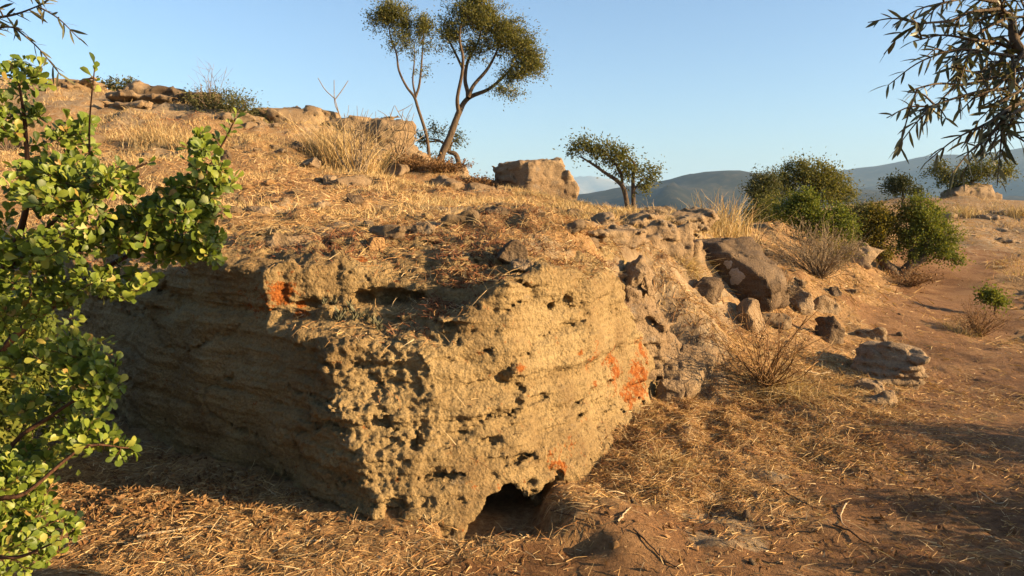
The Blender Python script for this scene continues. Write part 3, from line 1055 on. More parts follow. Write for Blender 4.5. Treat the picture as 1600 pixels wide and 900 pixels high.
rock_px('rock', 'pale upright rock at the left edge of the dark boulder', 1088, 445, 64, 46, dep=0.6, seed=29, mat='rock_far', embed=0.3, boxy=0.8, d=8.0, rough=0.07)
rock_px('rock', 'low pale ledge rock behind the tufts above the dark boulder', 1060, 395, 70, 26, seed=30, mat='rock_far', embed=0.4, d=9.0, rough=0.08)
for k, (px, py, w, h, d, dep, lab) in enumerate([
        (1000, 470, 70, 84, 6.25, 0.8, 'pale broken ledge block at the top right shoulder of the outcrop'),
        (1055, 450, 90, 78, 7.5, 0.9, 'broken ledge block between the shoulder and the dark boulder'),
        (1018, 560, 60, 96, 5.85, 0.6, 'upright broken block closing the right end of the lit face'),
        (965, 400, 70, 30, 6.6, 0.8, 'low ledge block above the right shoulder of the outcrop'),
        (1000, 372, 80, 26, 8.4, 0.9, 'low cracked ledge below the small leaning tree'),
        (1085, 395, 60, 30, 9.2, 0.8, 'low cracked ledge behind the dark boulder')]):
    rock_px('ledge_rock', lab, px, py, w, h, dep=dep, d=d, seed=150 + k, mat='rock_far', embed=0.3, boxy=0.75, rough=0.09, strata=0.02, sub=5, cuts=5, rz=R(-35), step=1.3)
# rocks at the right foot of the outcrop
rock_px('rock', 'broad grey-brown rock with a dark hollow beside the orange lichen face', 1080, 560, 120, 74, dep=0.75, seed=41, mat='rock_far', embed=0.3, rough=0.09, d=6.0)
rock_px('rock', 'rounded stone lying on top of the broad rock beside the lichen face', 1046, 505, 40, 16, seed=42, mat='rock_grey', embed=0.2, d=6.3)
rock_px('rock', 'knobbly stone at the right end of the lit face, low in the straw', 1048, 605, 44, 42, seed=43, mat='rock_grey', embed=0.3, d=5.75)
rock_px('rock', 'pointed rock with a lit right face below the dark boulder', 1172, 505, 74, 46, dep=0.6, seed=45, mat='rock_far', embed=0.3, boxy=0.75, tilt=(0, 0.2), d=7.4, planes=[((0.8, -0.3, 0.5), 0.8)])
rock_px('rock', 'dark flat rock left of the pointed rock below the boulder', 1105, 480, 70, 34, seed=46, mat='rock_dark', embed=0.4, d=7.4)
rock_px('rock', 'stone at the foot of the lone grey shrub before the dark boulder', 1250, 478, 50, 40, seed=47, mat='rock_grey', embed=0.35, d=8.7)
rock_px('rock', 'pale rounded rock on the slope right of the grey shrub', 1295, 490, 56, 36, seed=48, mat='rock_far', embed=0.35)
rock_px('rock', 'dark steep rock above the flaky rock at the path', 1300, 538, 52, 42, seed=49, mat='rock_dark', embed=0.35, planes=[((-0.8, -0.5, 0.3), 0.8)])
rock_px('rock', 'pale flat rock behind the flaky rock at the path', 1360, 530, 64, 20, seed=50, mat='rock_far', embed=0.4)
rock_px('rock', 'layered flaky grey rock at the edge of the path, dark top', 1398, 598, 104, 62, dep=0.7, seed=51, mat='rock_grey', embed=0.3, strata=0.05, boxy=0.7, rough=0.06, sub=5)
rock_px('rock', 'thin tilted slab lying across the flaky rock by the path', 1405, 552, 64, 12, dep=0.3, seed=52, mat='rock_dark', embed=0.05, boxy=0.8, d=7.45, tilt=(0, -0.2), strata=0.03)
rock_px('rock', 'low grey rock left of the flaky rock by the path', 1360, 612, 50, 24, seed=53, mat='rock_grey', embed=0.45)
rock_px('rock', 'small dark stone on the dirt behind the pale rounded rock', 1308, 462, 22, 13, seed=54, mat='rock_dark')
rock_px('rock', 'bleached flat rock level with the soil below the flaky rock', 1385, 632, 70, 14, seed=55, mat='rock_far', embed=0.6)
rock_px('rock', 'dark low stone at the foot of the lit face in the straw', 1040, 530, 40, 30, seed=56, mat='rock_grey', embed=0.3, d=6.15)
# ledges along the left skyline
for k, (px, py, w, h, d, m_, lab) in enumerate([
        (205, 142, 50, 18, 18.0, 'rock_far', 'pale block on the skyline left of the distant shrub top'),
        (268, 178, 70, 26, 17.4, 'rock_dark', 'long dark slab on the skyline left of the twiggy shrub'),
        (308, 186, 50, 22, 17.2, 'rock_dark', 'dark slab reaching into the twiggy skyline shrub'),
        (425, 198, 70, 26, 17.0, 'rock_far', 'pale ledge block on the skyline right of the twiggy shrub'),
        (470, 212, 80, 34, 16.8, 'rock_far', 'large ledge block below the skyline, left of the tall grass clump'),
        (520, 206, 40, 16, 16.9, 'rock_grey', 'grey capstone on the skyline left of the bare sapling'),
        (560, 212, 60, 22, 16.6, 'rock_grey', 'grey capstone on the skyline behind the tall grass clump'),
        (600, 256, 70, 46, 16.2, 'rock_far', 'pale block on the crest behind the dark broom'),
        (638, 264, 36, 30, 16.4, 'rock_far', 'stacked stone left of the slim olive trunk'),
        (660, 274, 30, 26, 16.5, 'rock_grey', 'small grey stone behind the slim olive trunk'),
        (715, 288, 40, 26, 16.9, 'rock_grey', 'grey rock at the foot of the big leaning olive'),
        (225, 170, 90, 12, 17.0, 'rock_far', 'thin pale stratum below the skyline at the left'),
        (170, 176, 90, 14, 16.2, 'rock_far', 'flat pale slab on the upper slope behind the leafy bush'),
        (120, 150, 70, 14, 17.8, 'rock_far', 'pale skyline slab at the far left above the leafy bush'),
        (380, 215, 60, 16, 15.5, 'rock_far', 'pale bare slab under the twiggy skyline shrub')]):
    rock_px('rock', lab, px, py, w * 1.25, h * 1.15, d=d, seed=80 + k, mat=m_, embed=0.35, strata=0.02, boxy=0.8, rough=0.07)
# rock terrace at the right
for k, (px, py, w, h) in enumerate([(1520, 345, 90, 9), (1575, 362, 80, 9), (1500, 372, 60, 7), (1560, 335, 60, 8), (1480, 338, 50, 8), (1590, 382, 60, 8)]):
    rock_px('rock', ['flat dark slab of the far terrace, below the spreading olive', 'long flat slab at the right edge of the far terrace', 'thin slab on the lowest step of the far terrace', 'slab on the top step of the far terrace',
                     'slab on the far terrace just right of the dark shrub', 'lowest slab at the right edge of the far terrace'][k], px, py, w, h, seed=110 + k, mat='rock_grey', embed=0.4, boxy=0.85, strata=0.02, sub=3)
rock_px('rock', 'brown mound of rock carrying the spreading olive on the far terrace', 1530, 312, 90, 26, d=28, seed=118, mat='rock_grey', embed=0.4)

# small stones, alike, spread over three places
srocks = [make_mesh('stone', *rock_shape((1, 0.8, 0.6), 200 + k, sub=2, cuts=8, rough=0.05, boxy=0.5), mats=[M[('rock_far', 'rock_grey', 'stone_orange', 'rock_grey')[k % 4]]]) for k in range(8)]


def scatter_stones(n, xr, yr, label, group, smin, smax, cond=None, shapes=None, name='stone'):
    k = 0
    while k < n:
        x, y = rng.uniform(*xr), rng.uniform(*yr)
        z = float(surf_z(x, y))
        if cond and not cond(x, y, z):
            continue
        s = smin + (smax - smin) * rng.random() ** 3
        o = link(name, (shapes or srocks)[rng.integers(8)])
        o.location = (x, y, z + (0.10 if name == 'stone' else 0.04) * s)
        o.scale = (s, s, s)
        o.rotation_euler = (rng.normal(0, 0.2), rng.normal(0, 0.2), rng.uniform(0, 6.28))
        tag(o, label, 'stone', group)
        k += 1


rubble = [make_mesh('rubble_block', *rock_shape((1, 0.75, 0.55), 300 + k, sub=3, cuts=7, rough=0.07, boxy=0.6), mats=[M[('rock_far', 'rock_grey', 'rock_far', 'rock_far')[k % 4]]]) for k in range(8)]


def in_frame(x, y, z, m=0):
    a, b, f_ = proj((x, y, z))
    return (m < a[0] < 1600 - m) and (m < b[0] < 900 - m)


scatter_stones(40, (-1.6, 4.2), (3.0, 7.5), 'small loose stone lying in the dirt and straw before the outcrop', 'small stones on the path', 0.015, 0.07, lambda x, y, z: z < 0.25 and in_frame(x, y, z))
scatter_stones(60, (-3.5, 2.0), (4.6, 9.0), 'small loose stone in the stonecrop on top of the outcrop', 'small stones on the ledge', 0.03, 0.17, lambda x, y, z: z > 0.9 and in_frame(x, y, z))
scatter_stones(24, (-9.0, 1.0), (9.5, 16.0), 'small stone in the dry grass of the hillside', 'small stones on the hillside', 0.05, 0.25, lambda x, y, z: in_frame(x, y, z))
scatter_stones(30, (1.5, 9.0), (6.5, 16.0), 'small stone on the rubble slope beside the path', 'small stones on the rubble slope', 0.03, 0.16, lambda x, y, z: in_frame(x, y, z))


scatter_stones(46, (-3.6, 2.4), (4.9, 9.5), 'angular rubble block half sunk in the red litter above the outcrop', 'rubble blocks above the outcrop', 0.08, 0.30, lambda x, y, z: z > 0.9 and in_frame(x, y, z), rubble, 'rubble_block')
scatter_stones(26, (-9.5, 0.5), (10.5, 16.5), 'weathered block half sunk in the upper hillside', 'blocks on the upper hillside', 0.2, 0.7, lambda x, y, z: in_frame(x, y, z), rubble, 'hillside_block')
scatter_stones(22, (1.3, 6.5), (6.3, 12.0), 'angular block lying on the rubble bank beside the path', 'blocks on the rubble bank', 0.08, 0.35, lambda x, y, z: in_frame(x, y, z) and dirt_mask(np.array([x]), np.array([y]))[0] < 0.4, rubble, 'bank_block')

# ------------------------------------------------------------------ tubes, leaves, strands
def tube_mesh(paths, sides=5):
    V, F, off = [], [], 0
    ang = np.arange(sides) / sides * 2 * math.pi
    ca, sa = np.cos(ang), np.sin(ang)
    for pts, rad in paths:
        pts = np.asarray(pts, dtype=float)
        rad = np.asarray(rad, dtype=float)
        n = len(pts)
        t = np.gradient(pts, axis=0)
        t /= np.maximum(np.linalg.norm(t, axis=1), 1e-9)[:, None]
        ref = np.array([0.31, 0.17, 0.94]) if abs(t[0] @ np.array([0.31, 0.17, 0.94])) < 0.9 else np.array([1.0, 0.1, 0.0])
        u = np.cross(t, ref)
        u /= np.maximum(np.linalg.norm(u, axis=1), 1e-9)[:, None]
        w = np.cross(t, u)
        ring = pts[:, None, :] + rad[:, None, None] * (u[:, None, :] * ca[None, :, None] + w[:, None, :] * sa[None, :, None])
        V.append(ring.reshape(-1, 3))
        i = np.arange(n - 1)[:, None] * sides
        j = np.arange(sides)[None, :]
        k = (np.arange(sides) + 1) % sides
        F.append((off + np.stack([i + j, i + k[None, :], i + sides + k[None, :], i + sides + j], 2)).reshape(-1, 4))
        off += n * sides
    return np.concatenate(V), np.concatenate(F)


def spline(pts, n=6):
    """smooth curve through the points"""
    pts = np.asarray(pts, dtype=float)
    q = np.concatenate([[2 * pts[0] - pts[1]], pts, [2 * pts[-1] - pts[-2]]])
    out = []
    for k in range(len(pts) - 1):
        a, b, c, d = q[k:k + 4]
        for t in np.arange(n) / n:
            out.append(0.5 * ((2 * b) + (-a + c) * t + (2 * a - 5 * b + 4 * c - d) * t * t + (-a + 3 * b - 3 * c + d) * t ** 3))
    out.append(pts[-1])
    return np.array(out)


def leaf_cloud(cen, size, aspect, out_from=None, r=None, tint_mu=0.5, tint_sd=0.25, droop=0.0):
    """one bent quad for each centre"""
    r = r or rng
    n = len(cen)
    a = r.normal(size=(n, 3))
    if out_from is not None:
        d = cen - out_from
        d /= np.maximum(np.linalg.norm(d, axis=1), 1e-6)[:, None]
        a = a * 0.8 + d
    a[:, 2] -= droop
    a /= np.linalg.norm(a, axis=1)[:, None]
    b = np.cross(a, r.normal(size=(n, 3)))
    b /= np.maximum(np.linalg.norm(b, axis=1), 1e-6)[:, None]
    c = np.cross(a, b)
    L = size * r.uniform(0.6, 1.3, n)[:, None]
    W = L * aspect
    v = np.stack([cen - a * L * 0.5, cen + b * W * 0.5 + c * W * 0.15 - a * L * 0.05, cen + a * L * 0.5, cen - b * W * 0.5 + c * W * 0.15 - a * L * 0.05], 1).reshape(-1, 3)
    f = np.arange(4 * n).reshape(-1, 4)
    tint = np.repeat(np.clip(r.normal(tint_mu, tint_sd, n), 0, 1), 4)
    return v, f, tint


def strands(base, d, L, bend, width, K=2, r=None, tint=None):
    r = r or rng
    n = len(base)
    d = d / np.linalg.norm(d, axis=1)[:, None]
    side = np.cross(d, r.normal(size=(n, 3)))
    side /= np.maximum(np.linalg.norm(side, axis=1), 1e-6)[:, None]
    t = np.linspace(0, 1, K + 1)
    c = base[:, None, :] + d[:, None, :] * (L[:, None] * t[None, :])[:, :, None] + bend[:, None, :] * (L[:, None] * t[None, :] ** 2)[:, :, None]
    w = (np.asarray(width).reshape(-1, 1) * (1 - 0.75 * t[None, :]) * np.ones((n, 1)))[:, :, None] * 0.5
    V = np.stack([c - side[:, None, :] * w, c + side[:, None, :] * w], 2).reshape(-1, 3)
    b = (np.arange(n) * (K + 1) * 2)[:, None] + (np.arange(K) * 2)[None, :]
    F = np.stack([b, b + 1, b + 3, b + 2], 2).reshape(-1, 4)
    if tint is None:
        tint = r.random(n)
    return V, F, np.repeat(tint, (K + 1) * 2)


class Bag:
    def __init__(self):
        self.v, self.f, self.t, self.n = [], [], [], 0

    def add(self, v, f, t):
        self.v.append(v)
        self.f.append(f + self.n)
        self.t.append(t)
        self.n += len(v)

    def mesh(self, name, mat, smooth=False):
        return make_mesh(name, np.concatenate(self.v), np.concatenate(self.f), smooth=smooth, attrs={'tint': np.concatenate(self.t)}, mats=[M[mat]])


# ------------------------------------------------------------------ trees
def grow(limbs, blobs, n_twig, r, r_tip=0.006, wig=0.12, thick=1.0):
    """limbs: [(pts, radii)]; blobs: [(centre, radii, weight)] -> tubes and leaf anchor points"""
    tubes = []
    nodes, nrad = [], []
    for pts, rad in limbs:
        s = spline(pts, 6)
        rr = np.interp(np.linspace(0, 1, len(s)), np.linspace(0, 1, len(rad)), rad)
        tubes.append((s, rr))
        h = len(s) // 3
        nodes.append(s[h:])
        nrad.append(rr[h:])
    nodes = np.concatenate(nodes)
    nrad = np.concatenate(nrad)
    wts = np.array([b[2] for b in blobs], dtype=float)
    wts /= wts.sum()
    pick = r.choice(len(blobs), n_twig, p=wts)
    C = np.array([blobs[k][0] for k in pick])
    RR = np.array([blobs[k][1] for k in pick])
    u = r.normal(size=(n_twig, 3))
    u /= np.linalg.norm(u, axis=1)[:, None]
    A = C + u * RR * (r.random(n_twig)[:, None] ** 0.45) * r.choice([0.85, 1.0, 1.3], n_twig, p=[0.5, 0.35, 0.15])[:, None]
    d0 = np.array([np.min(np.linalg.norm(nodes - a, axis=1)) for a in A])
    anchors, dirs = [], []
    for k in np.argsort(d0):
        a = A[k]
        dd = np.linalg.norm(nodes - a, axis=1)
        # prefer joints lower down: twigs rise from the limb
        j = int(np.argmin(dd + 0.4 * np.maximum(nodes[:, 2] - a[2], 0)))
        s = nodes[j]
        L = max(np.linalg.norm(a - s), 1e-3)
        mid = 0.5 * (s + a) + r.normal(size=3) * wig * L + np.array([0, 0, -0.08 * L])
        pts = spline([s, mid, a], 4)
        r0 = min(nrad[j] * 0.75, thick * (0.004 + 0.020 * L) + r_tip)
        rr = np.linspace(r0, r_tip, len(pts))
        tubes.append((pts, rr))
        nodes = np.concatenate([nodes, pts[3:]])
        nrad = np.concatenate([nrad, rr[3:]])
        anchors.append(pts[4:])
        dirs.append(np.tile((a - s) / L, (len(pts) - 4, 1)))
    return tubes, np.concatenate(anchors), np.concatenate(dirs)


def px_blobs(blobs, d, spread=0.8, conv=lambda x, y: (x, y), sc=1.0):
    out = []
    for (x, y, rx, ry, w) in blobs:
        a, b = conv(x, y)
        c = P(a, b, d)
        k = d / FPX * sc
        out.append((c, np.array([rx * k, spread * 0.5 * (rx + ry) * k, ry * k]), w))
    return out


def tree(name, label, cat, d, limbs_px, blobs_px, conv, sc, n_twig, n_leaf, leaf, aspect, leaf_mat, seed, bark='bark', group=None, fuzz=0.06, foot=None, tint=(0.5, 0.25), r_tip=0.006, sides=6, ysh=None):
    r = np.random.default_rng(seed)
    limbs = []
    for i, (pts, rad) in enumerate(limbs_px):
        q = [P(*conv(x, y), d + (ysh[i] * t if ysh else 0)) for t, (x, y) in zip(np.linspace(0, 1, len(pts)), pts)]
        limbs.append((q, rad))
    b0 = limbs[0][0][0].copy()
    gz_ = float(surf_z(b0[0], b0[1]))
    limbs[0][0][0] = np.array([b0[0], b0[1], min(b0[2], gz_ - 0.08)])
    blobs = px_blobs(blobs_px, d, 0.85, conv, sc)
    tubes, anc, dirs = grow(limbs, blobs, n_twig, r, r_tip)
    root = empty(name, (b0[0], b0[1], gz_))
    tag(root, label, cat, group)
    nl = len(limbs)
    org = np.array([b0[0], b0[1], gz_])
    v, f = tube_mesh([(p - org, q) for p, q in tubes[:nl]], 8)
    link('trunk', make_mesh('trunk', v, f, mats=[M[bark]]), root)
    v, f = tube_mesh([(p - org, q) for p, q in tubes[nl:]], 3)
    link('branches', make_mesh('branches', v, f, mats=[M[bark]]), root)['kind'] = 'stuff'
    k = r.integers(0, len(anc), n_leaf)
    cen = anc[k] + r.normal(size=(n_leaf, 3)) * fuzz * r.choice([0.5, 1.0, 1.7], n_leaf)[:, None] + dirs[k] * r.random(n_leaf)[:, None] * fuzz
    cc = np.mean([b[0] for b in blobs], 0)
    v, f, t = leaf_cloud(cen, leaf, aspect, cc, r, *tint)
    me = make_mesh('crown', v - org, f, smooth=False, attrs={'tint': t}, mats=[M[leaf_mat]])
    o = link('crown', me, root)
    o['kind'] = 'stuff'
    return root


c7 = lambda x, y: (560 + x / 3.0, y / 3.0)
c4 = lambda x, y: (880 + x / 2.2222, 180 + y / 2.2222)
tree('olive_tree', 'tall leaning olive with a broad crown swept to the right on the crest', 'tree', 17.0,
     [([(405, 832), (385, 752), (430, 640), (470, 530), (515, 460), (610, 418), (690, 350), (740, 290)], [0.11, 0.09, 0.08, 0.07, 0.055, 0.04, 0.03, 0.018]),
      ([(470, 530), (464, 460), (485, 350), (490, 270), (475, 190), (480, 120)], [0.05, 0.042, 0.038, 0.032, 0.025, 0.013]),
      ([(515, 460), (512, 430), (500, 370), (515, 280), (560, 200), (580, 120)], [0.06, 0.05, 0.045, 0.035, 0.025, 0.015]),
      ([(515, 455), (540, 400), (600, 330), (640, 260), (670, 180)], [0.05, 0.04, 0.035, 0.025, 0.015]),
      ([(488, 320), (455, 250), (425, 190), (400, 130)], [0.03, 0.025, 0.02, 0.012])],
     [(520, 70, 105, 85, 3), (600, 90, 80, 90, 2.2), (680, 165, 100, 75, 3), (760, 215, 90, 75, 2.6), (800, 290, 68, 62, 2.2), (730, 330, 70, 50, 1.0), (690, 430, 70, 28, 0.5), (430, 150, 60, 65, 1.3), (560, 0, 80, 30, 1.2), (410, 235, 45, 35, 0.3), (560, 230, 90, 50, 1.0)],
     c7, 1 / 3.0, 520, 36000, 0.053, 0.38, 'leaf_tree', 1, fuzz=0.075, ysh=[0.3, -0.6, 0.5, 0.0, 0.4])
tree('olive_tree', 'slim olive with a narrow forked crown left of the tall leaning olive', 'tree', 16.7,
     [([(336, 815), (330, 720), (318, 630), (280, 510), (262, 455), (225, 405), (190, 330), (178, 250), (150, 170), (140, 90)], [0.042, 0.038, 0.035, 0.033, 0.03, 0.026, 0.023, 0.02, 0.015, 0.01]),
      ([(266, 460), (285, 400), (295, 310), (302, 220), (308, 130)], [0.03, 0.026, 0.02, 0.015, 0.008]),
      ([(268, 450), (255, 380), (262, 290), (262, 200)], [0.024, 0.02, 0.015, 0.008])],
     [(150, 55, 85, 50, 3), (215, 110, 50, 60, 1.6), (310, 115, 42, 52, 1.6), (185, 190, 50, 60, 0.7), (250, 200, 60, 70, 0.8), (310, 210, 30, 60, 0.5), (110, 90, 50, 40, 1), (290, 340, 50, 60, 0.15), (310, 470, 20, 30, 0.08)],
     c7, 1 / 3.0, 240, 13000, 0.050, 0.38, 'leaf_tree', 2, fuzz=0.07, tint=(0.42, 0.25))
tree('crooked_tree', 'low sparse tree with a crooked stem behind the two olives', 'tree', 17.4,
     [([(490, 800), (465, 742), (425, 712), (418, 690), (380, 660), (330, 650)], [0.07, 0.06, 0.05, 0.04, 0.025, 0.012]), ([(425, 712), (440, 670), (470, 650)], [0.03, 0.02, 0.01]), ([(380, 660), (320, 665), (265, 660)], [0.025, 0.018, 0.008])],
     [(290, 650, 60, 38, 1), (370, 625, 60, 50, 1), (465, 650, 50, 45, 0.9), (350, 590, 20, 25, 0.2)], c7, 1 / 3.0, 110, 1100, 0.06, 0.45, 'leaf_dark', 3, fuzz=0.06, r_tip=0.005)
tree('leaning_tree', 'small wind-leaned tree with twin stems right of the standing block', 'tree', 12.3,
     [([(230, 348), (212, 262), (190, 230), (150, 203), (95, 165), (55, 142)], [0.045, 0.04, 0.035, 0.028, 0.02, 0.01]), ([(245, 345), (243, 260), (243, 215), (250, 175), (220, 140)], [0.04, 0.035, 0.03, 0.02, 0.01]), ([(205, 250), (200, 200), (165, 150), (120, 110)], [0.03, 0.025, 0.018, 0.008]), ([(245, 260), (270, 230), (300, 210)], [0.02, 0.015, 0.008])],
     [(80, 105, 52, 36, 2), (140, 125, 55, 42, 2.4), (195, 150, 55, 42, 2.4), (235, 190, 40, 36, 1.6), (305, 205, 34, 28, 1.0), (285, 245, 18, 20, 0.35), (40, 120, 18, 25, 0.4)], c4, 1 / 2.2222, 230, 5600, 0.046, 0.45, 'leaf_tree', 4, fuzz=0.06, tint=(0.35, 0.25), r_tip=0.004)
tree('bushy_tree', 'broad bushy tree with a sun-gilded right side behind the rubble slope', 'tree', 20.5,
     [([(850, 360), (850, 300), (860, 250), (890, 210)], [0.08, 0.07, 0.05, 0.02]), ([(850, 330), (800, 260), (770, 220)], [0.05, 0.03, 0.015]), ([(855, 320), (930, 260), (960, 235)], [0.05, 0.03, 0.015])],
     [(800, 205, 70, 48, 2), (870, 215, 80, 55, 2.4), (930, 235, 70, 50, 2), (975, 275, 45, 38, 1.2), (860, 280, 120, 45, 2), (760, 255, 50, 60, 1)], c4, 1 / 2.2222, 300, 17000, 0.065, 0.45, 'leaf_tree', 5, fuzz=0.09, tint=(0.5, 0.25))
tree('dusky_shrub', 'dusky round shrub at the left of the broad bushy tree', 'shrub', 19.0,
     [([(690, 350), (690, 300), (700, 250)], [0.05, 0.04, 0.02])], [(700, 235, 55, 45, 2), (690, 275, 55, 40, 1.4)], c4, 1 / 2.2222, 140, 6000, 0.06, 0.45, 'leaf_dark', 6, fuzz=0.08, tint=(0.6, 0.25))
tree('green_shrub', 'lush green shrub at the top of the grey brush slope', 'shrub', 13.6,
     [([(850, 470), (850, 400), (840, 340)], [0.04, 0.03, 0.015]), ([(855, 440), (900, 390), (930, 360)], [0.03, 0.02, 0.01])],
     [(840, 305, 55, 40, 2), (800, 340, 55, 45, 1.6), (880, 370, 75, 55, 2.6), (950, 400, 60, 50, 2), (960, 350, 45, 30, 1), (740, 330, 22, 22, 0.3)], c4, 1 / 2.2222, 240, 12000, 0.048, 0.55, 'leaf_green', 7, fuzz=0.06, tint=(0.5, 0.25))
tree('forked_tree', 'low tree with a dark V-forked trunk and bright green round crown by the path', 'tree', 14.8,
     [([(1165, 572), (1205, 520), (1245, 495), (1260, 440), (1270, 380)], [0.12, 0.10, 0.09, 0.05, 0.02]), ([(1240, 500), (1310, 450), (1340, 420)], [0.05, 0.03, 0.015]), ([(1215, 515), (1205, 440), (1190, 380)], [0.05, 0.03, 0.015])],
     [(1230, 330, 55, 55, 2), (1265, 370, 65, 60, 2.4), (1290, 420, 75, 55, 2.4), (1330, 470, 50, 40, 1.4), (1210, 410, 60, 60, 2), (1250, 470, 80, 40, 1.6), (1365, 500, 25, 22, 0.4)], c4, 1 / 2.2222, 280, 16000, 0.050, 0.55, 'leaf_green', 8, fuzz=0.06, tint=(0.6, 0.25))
# the yellowing half grows from the other fork of the same tree
ft = bpy.data.objects['forked_tree']
r8 = np.random.default_rng(18)
lm = [([P(*c4(x, y), 14.8) for x, y in [(1165, 572), (1130, 530), (1100, 490), (1100, 430), (1110, 380)]], [0.12, 0.10, 0.09, 0.05, 0.02])]
tb, an, di = grow(lm, px_blobs([(1090, 350, 55, 40, 2), (1130, 380, 55, 55, 2.4), (1070, 410, 50, 50, 2), (1110, 460, 50, 40, 1.2), (1195, 330, 25, 30, 0.5)], 14.8, 0.85, c4, 1 / 2.2222), 130, r8)
org = np.array(ft.location)
v, f = tube_mesh([(p_ - org, q_) for p_, q_ in tb], 6)
link('limb', make_mesh('limb', v, f, mats=[M['bark']]), ft)
kk = r8.integers(0, len(an), 9000)
v, f, t = leaf_cloud(an[kk] + r8.normal(size=(9000, 3)) * 0.07, 0.050, 0.55, an.mean(0), r8, 0.5, 0.3)
o = link('crown', make_mesh('crown', v - org, f, smooth=False, attrs={'tint': t}, mats=[M['leaf_yellow']]), ft)
o['kind'] = 'stuff'
o['label'] = 'yellowing left half of the crown'
tree('dark_shrub', 'dark spiky shrub on the far terrace below the mountains', 'shrub', 25.5,
     [([(1180, 300), (1180, 270), (1185, 240)], [0.05, 0.04, 0.02])], [(1180, 258, 68, 26, 2), (1170, 235, 45, 26, 1.4), (1230, 265, 25, 20, 0.5)], c4, 1 / 2.2222, 120, 2600, 0.10, 0.4, 'leaf_dark', 9, fuzz=0.09, tint=(0.3, 0.2))
tree('olive_tree', 'spreading olive on a rock mound at the far right terrace', 'tree', 28.5,
     [([(1375, 300), (1375, 265), (1360, 230), (1330, 200)], [0.12, 0.10, 0.06, 0.03]), ([(1375, 280), (1410, 235), (1470, 205)], [0.09, 0.06, 0.03])],
     [(1300, 190, 42, 30, 1.4), (1330, 220, 40, 30, 1), (1470, 185, 80, 40, 2.6), (1540, 200, 35, 30, 1), (1410, 200, 60, 40, 1.6), (1390, 240, 70, 35, 1.2)], c4, 1 / 2.2222, 220, 6500, 0.10, 0.4, 'leaf_tree', 10, fuzz=0.11, tint=(0.4, 0.25))
tree('small_shrub', 'small bright green shrub on the dirt at the right', 'shrub', 10.7,
     [([(1500, 665), (1500, 640), (1495, 625)], [0.012, 0.01, 0.005])], [(1480, 630, 32, 26, 2), (1515, 645, 30, 22, 1.4)], c4, 1 / 2.2222, 80, 1500, 0.05, 0.45, 'leaf_green', 11, fuzz=0.04, tint=(0.7, 0.2))
c0 = lambda x, y: (x, y)
tree('scrub', 'low dusky scrub filling the gap behind the lush green shrub and the yellowing crown', 'shrub', 17.0,
     [([(1345, 380), (1345, 355), (1350, 335)], [0.03, 0.02, 0.01])], [(1345, 335, 26, 16, 2), (1320, 345, 22, 14, 1), (1375, 345, 22, 14, 1)], c0, 1.0, 110, 5000, 0.055, 0.45, 'leaf_dark', 31, fuzz=0.08, tint=(0.6, 0.25))
tree('scrub', 'olive brown scrub at the foot of the broad bushy tree, above the grass cushion', 'shrub', 16.0,
     [([(1205, 365), (1205, 345), (1208, 325)], [0.03, 0.02, 0.01])], [(1200, 330, 24, 18, 2), (1225, 345, 24, 16, 1.2), (1180, 340, 16, 14, 0.8)], c0, 1.0, 110, 5000, 0.055, 0.45, 'leaf_tree', 32, fuzz=0.08, tint=(0.35, 0.25))
tree('scrub', 'yellowish scrub left of the forked green tree trunk', 'shrub', 15.6,
     [([(1335, 425), (1335, 405), (1338, 385)], [0.03, 0.02, 0.01])], [(1338, 385, 20, 18, 2), (1320, 395, 16, 14, 1)], c0, 1.0, 80, 3600, 0.05, 0.5, 'leaf_yellow', 33, fuzz=0.07, tint=(0.35, 0.25))
tree('skyline_shrub', 'top of a green shrub showing over the left skyline', 'shrub', 20.0,
     [([(188, 160), (190, 140), (188, 130)], [0.03, 0.02, 0.01])], [(172, 133, 15, 8, 1), (200, 131, 10, 8, 0.7), (188, 139, 28, 6, 1)], c0, 1.0, 70, 900, 0.10, 0.4, 'leaf_dark', 12, fuzz=0.06, tint=(0.7, 0.2))
tree('twiggy_shrub', 'brown twiggy shrub on the skyline above the leafy bush', 'shrub', 16.6,
     [([(355, 215), (350, 180), (345, 150)], [0.03, 0.02, 0.008]), ([(355, 210), (375, 175), (385, 160)], [0.02, 0.015, 0.006])],
     [(325, 155, 36, 20, 1.8), (365, 172, 46, 30, 2.2), (395, 205, 44, 24, 1.6), (340, 190, 46, 26, 1.4)], c0, 1.0, 260, 8500, 0.060, 0.4, 'leaf_dark', 13, fuzz=0.08, tint=(0.75, 0.25), r_tip=0.005)
tree('broom_bush', 'dark green broom bush under the tall grass clump on the crest', 'bush', 15.0,
     [([(605, 288), (606, 265), (610, 245)], [0.03, 0.02, 0.008])], [(600, 265, 26, 22, 2), (625, 270, 22, 16, 1), (585, 272, 16, 14, 0.8)], c0, 1.0, 120, 2400, 0.09, 0.12, 'leaf_dark', 14, fuzz=0.08, tint=(0.75, 0.25))
tree('green_bush', 'yellow-green bush between the two olive trunks', 'bush', 17.3,
     [([(672, 278), (672, 262), (672, 250)], [0.02, 0.015, 0.008])], [(672, 252, 14, 16, 1), (685, 262, 10, 12, 0.6)], c0, 1.0, 60, 1000, 0.07, 0.3, 'leaf_yellow', 15, fuzz=0.06, tint=(0.3, 0.2))


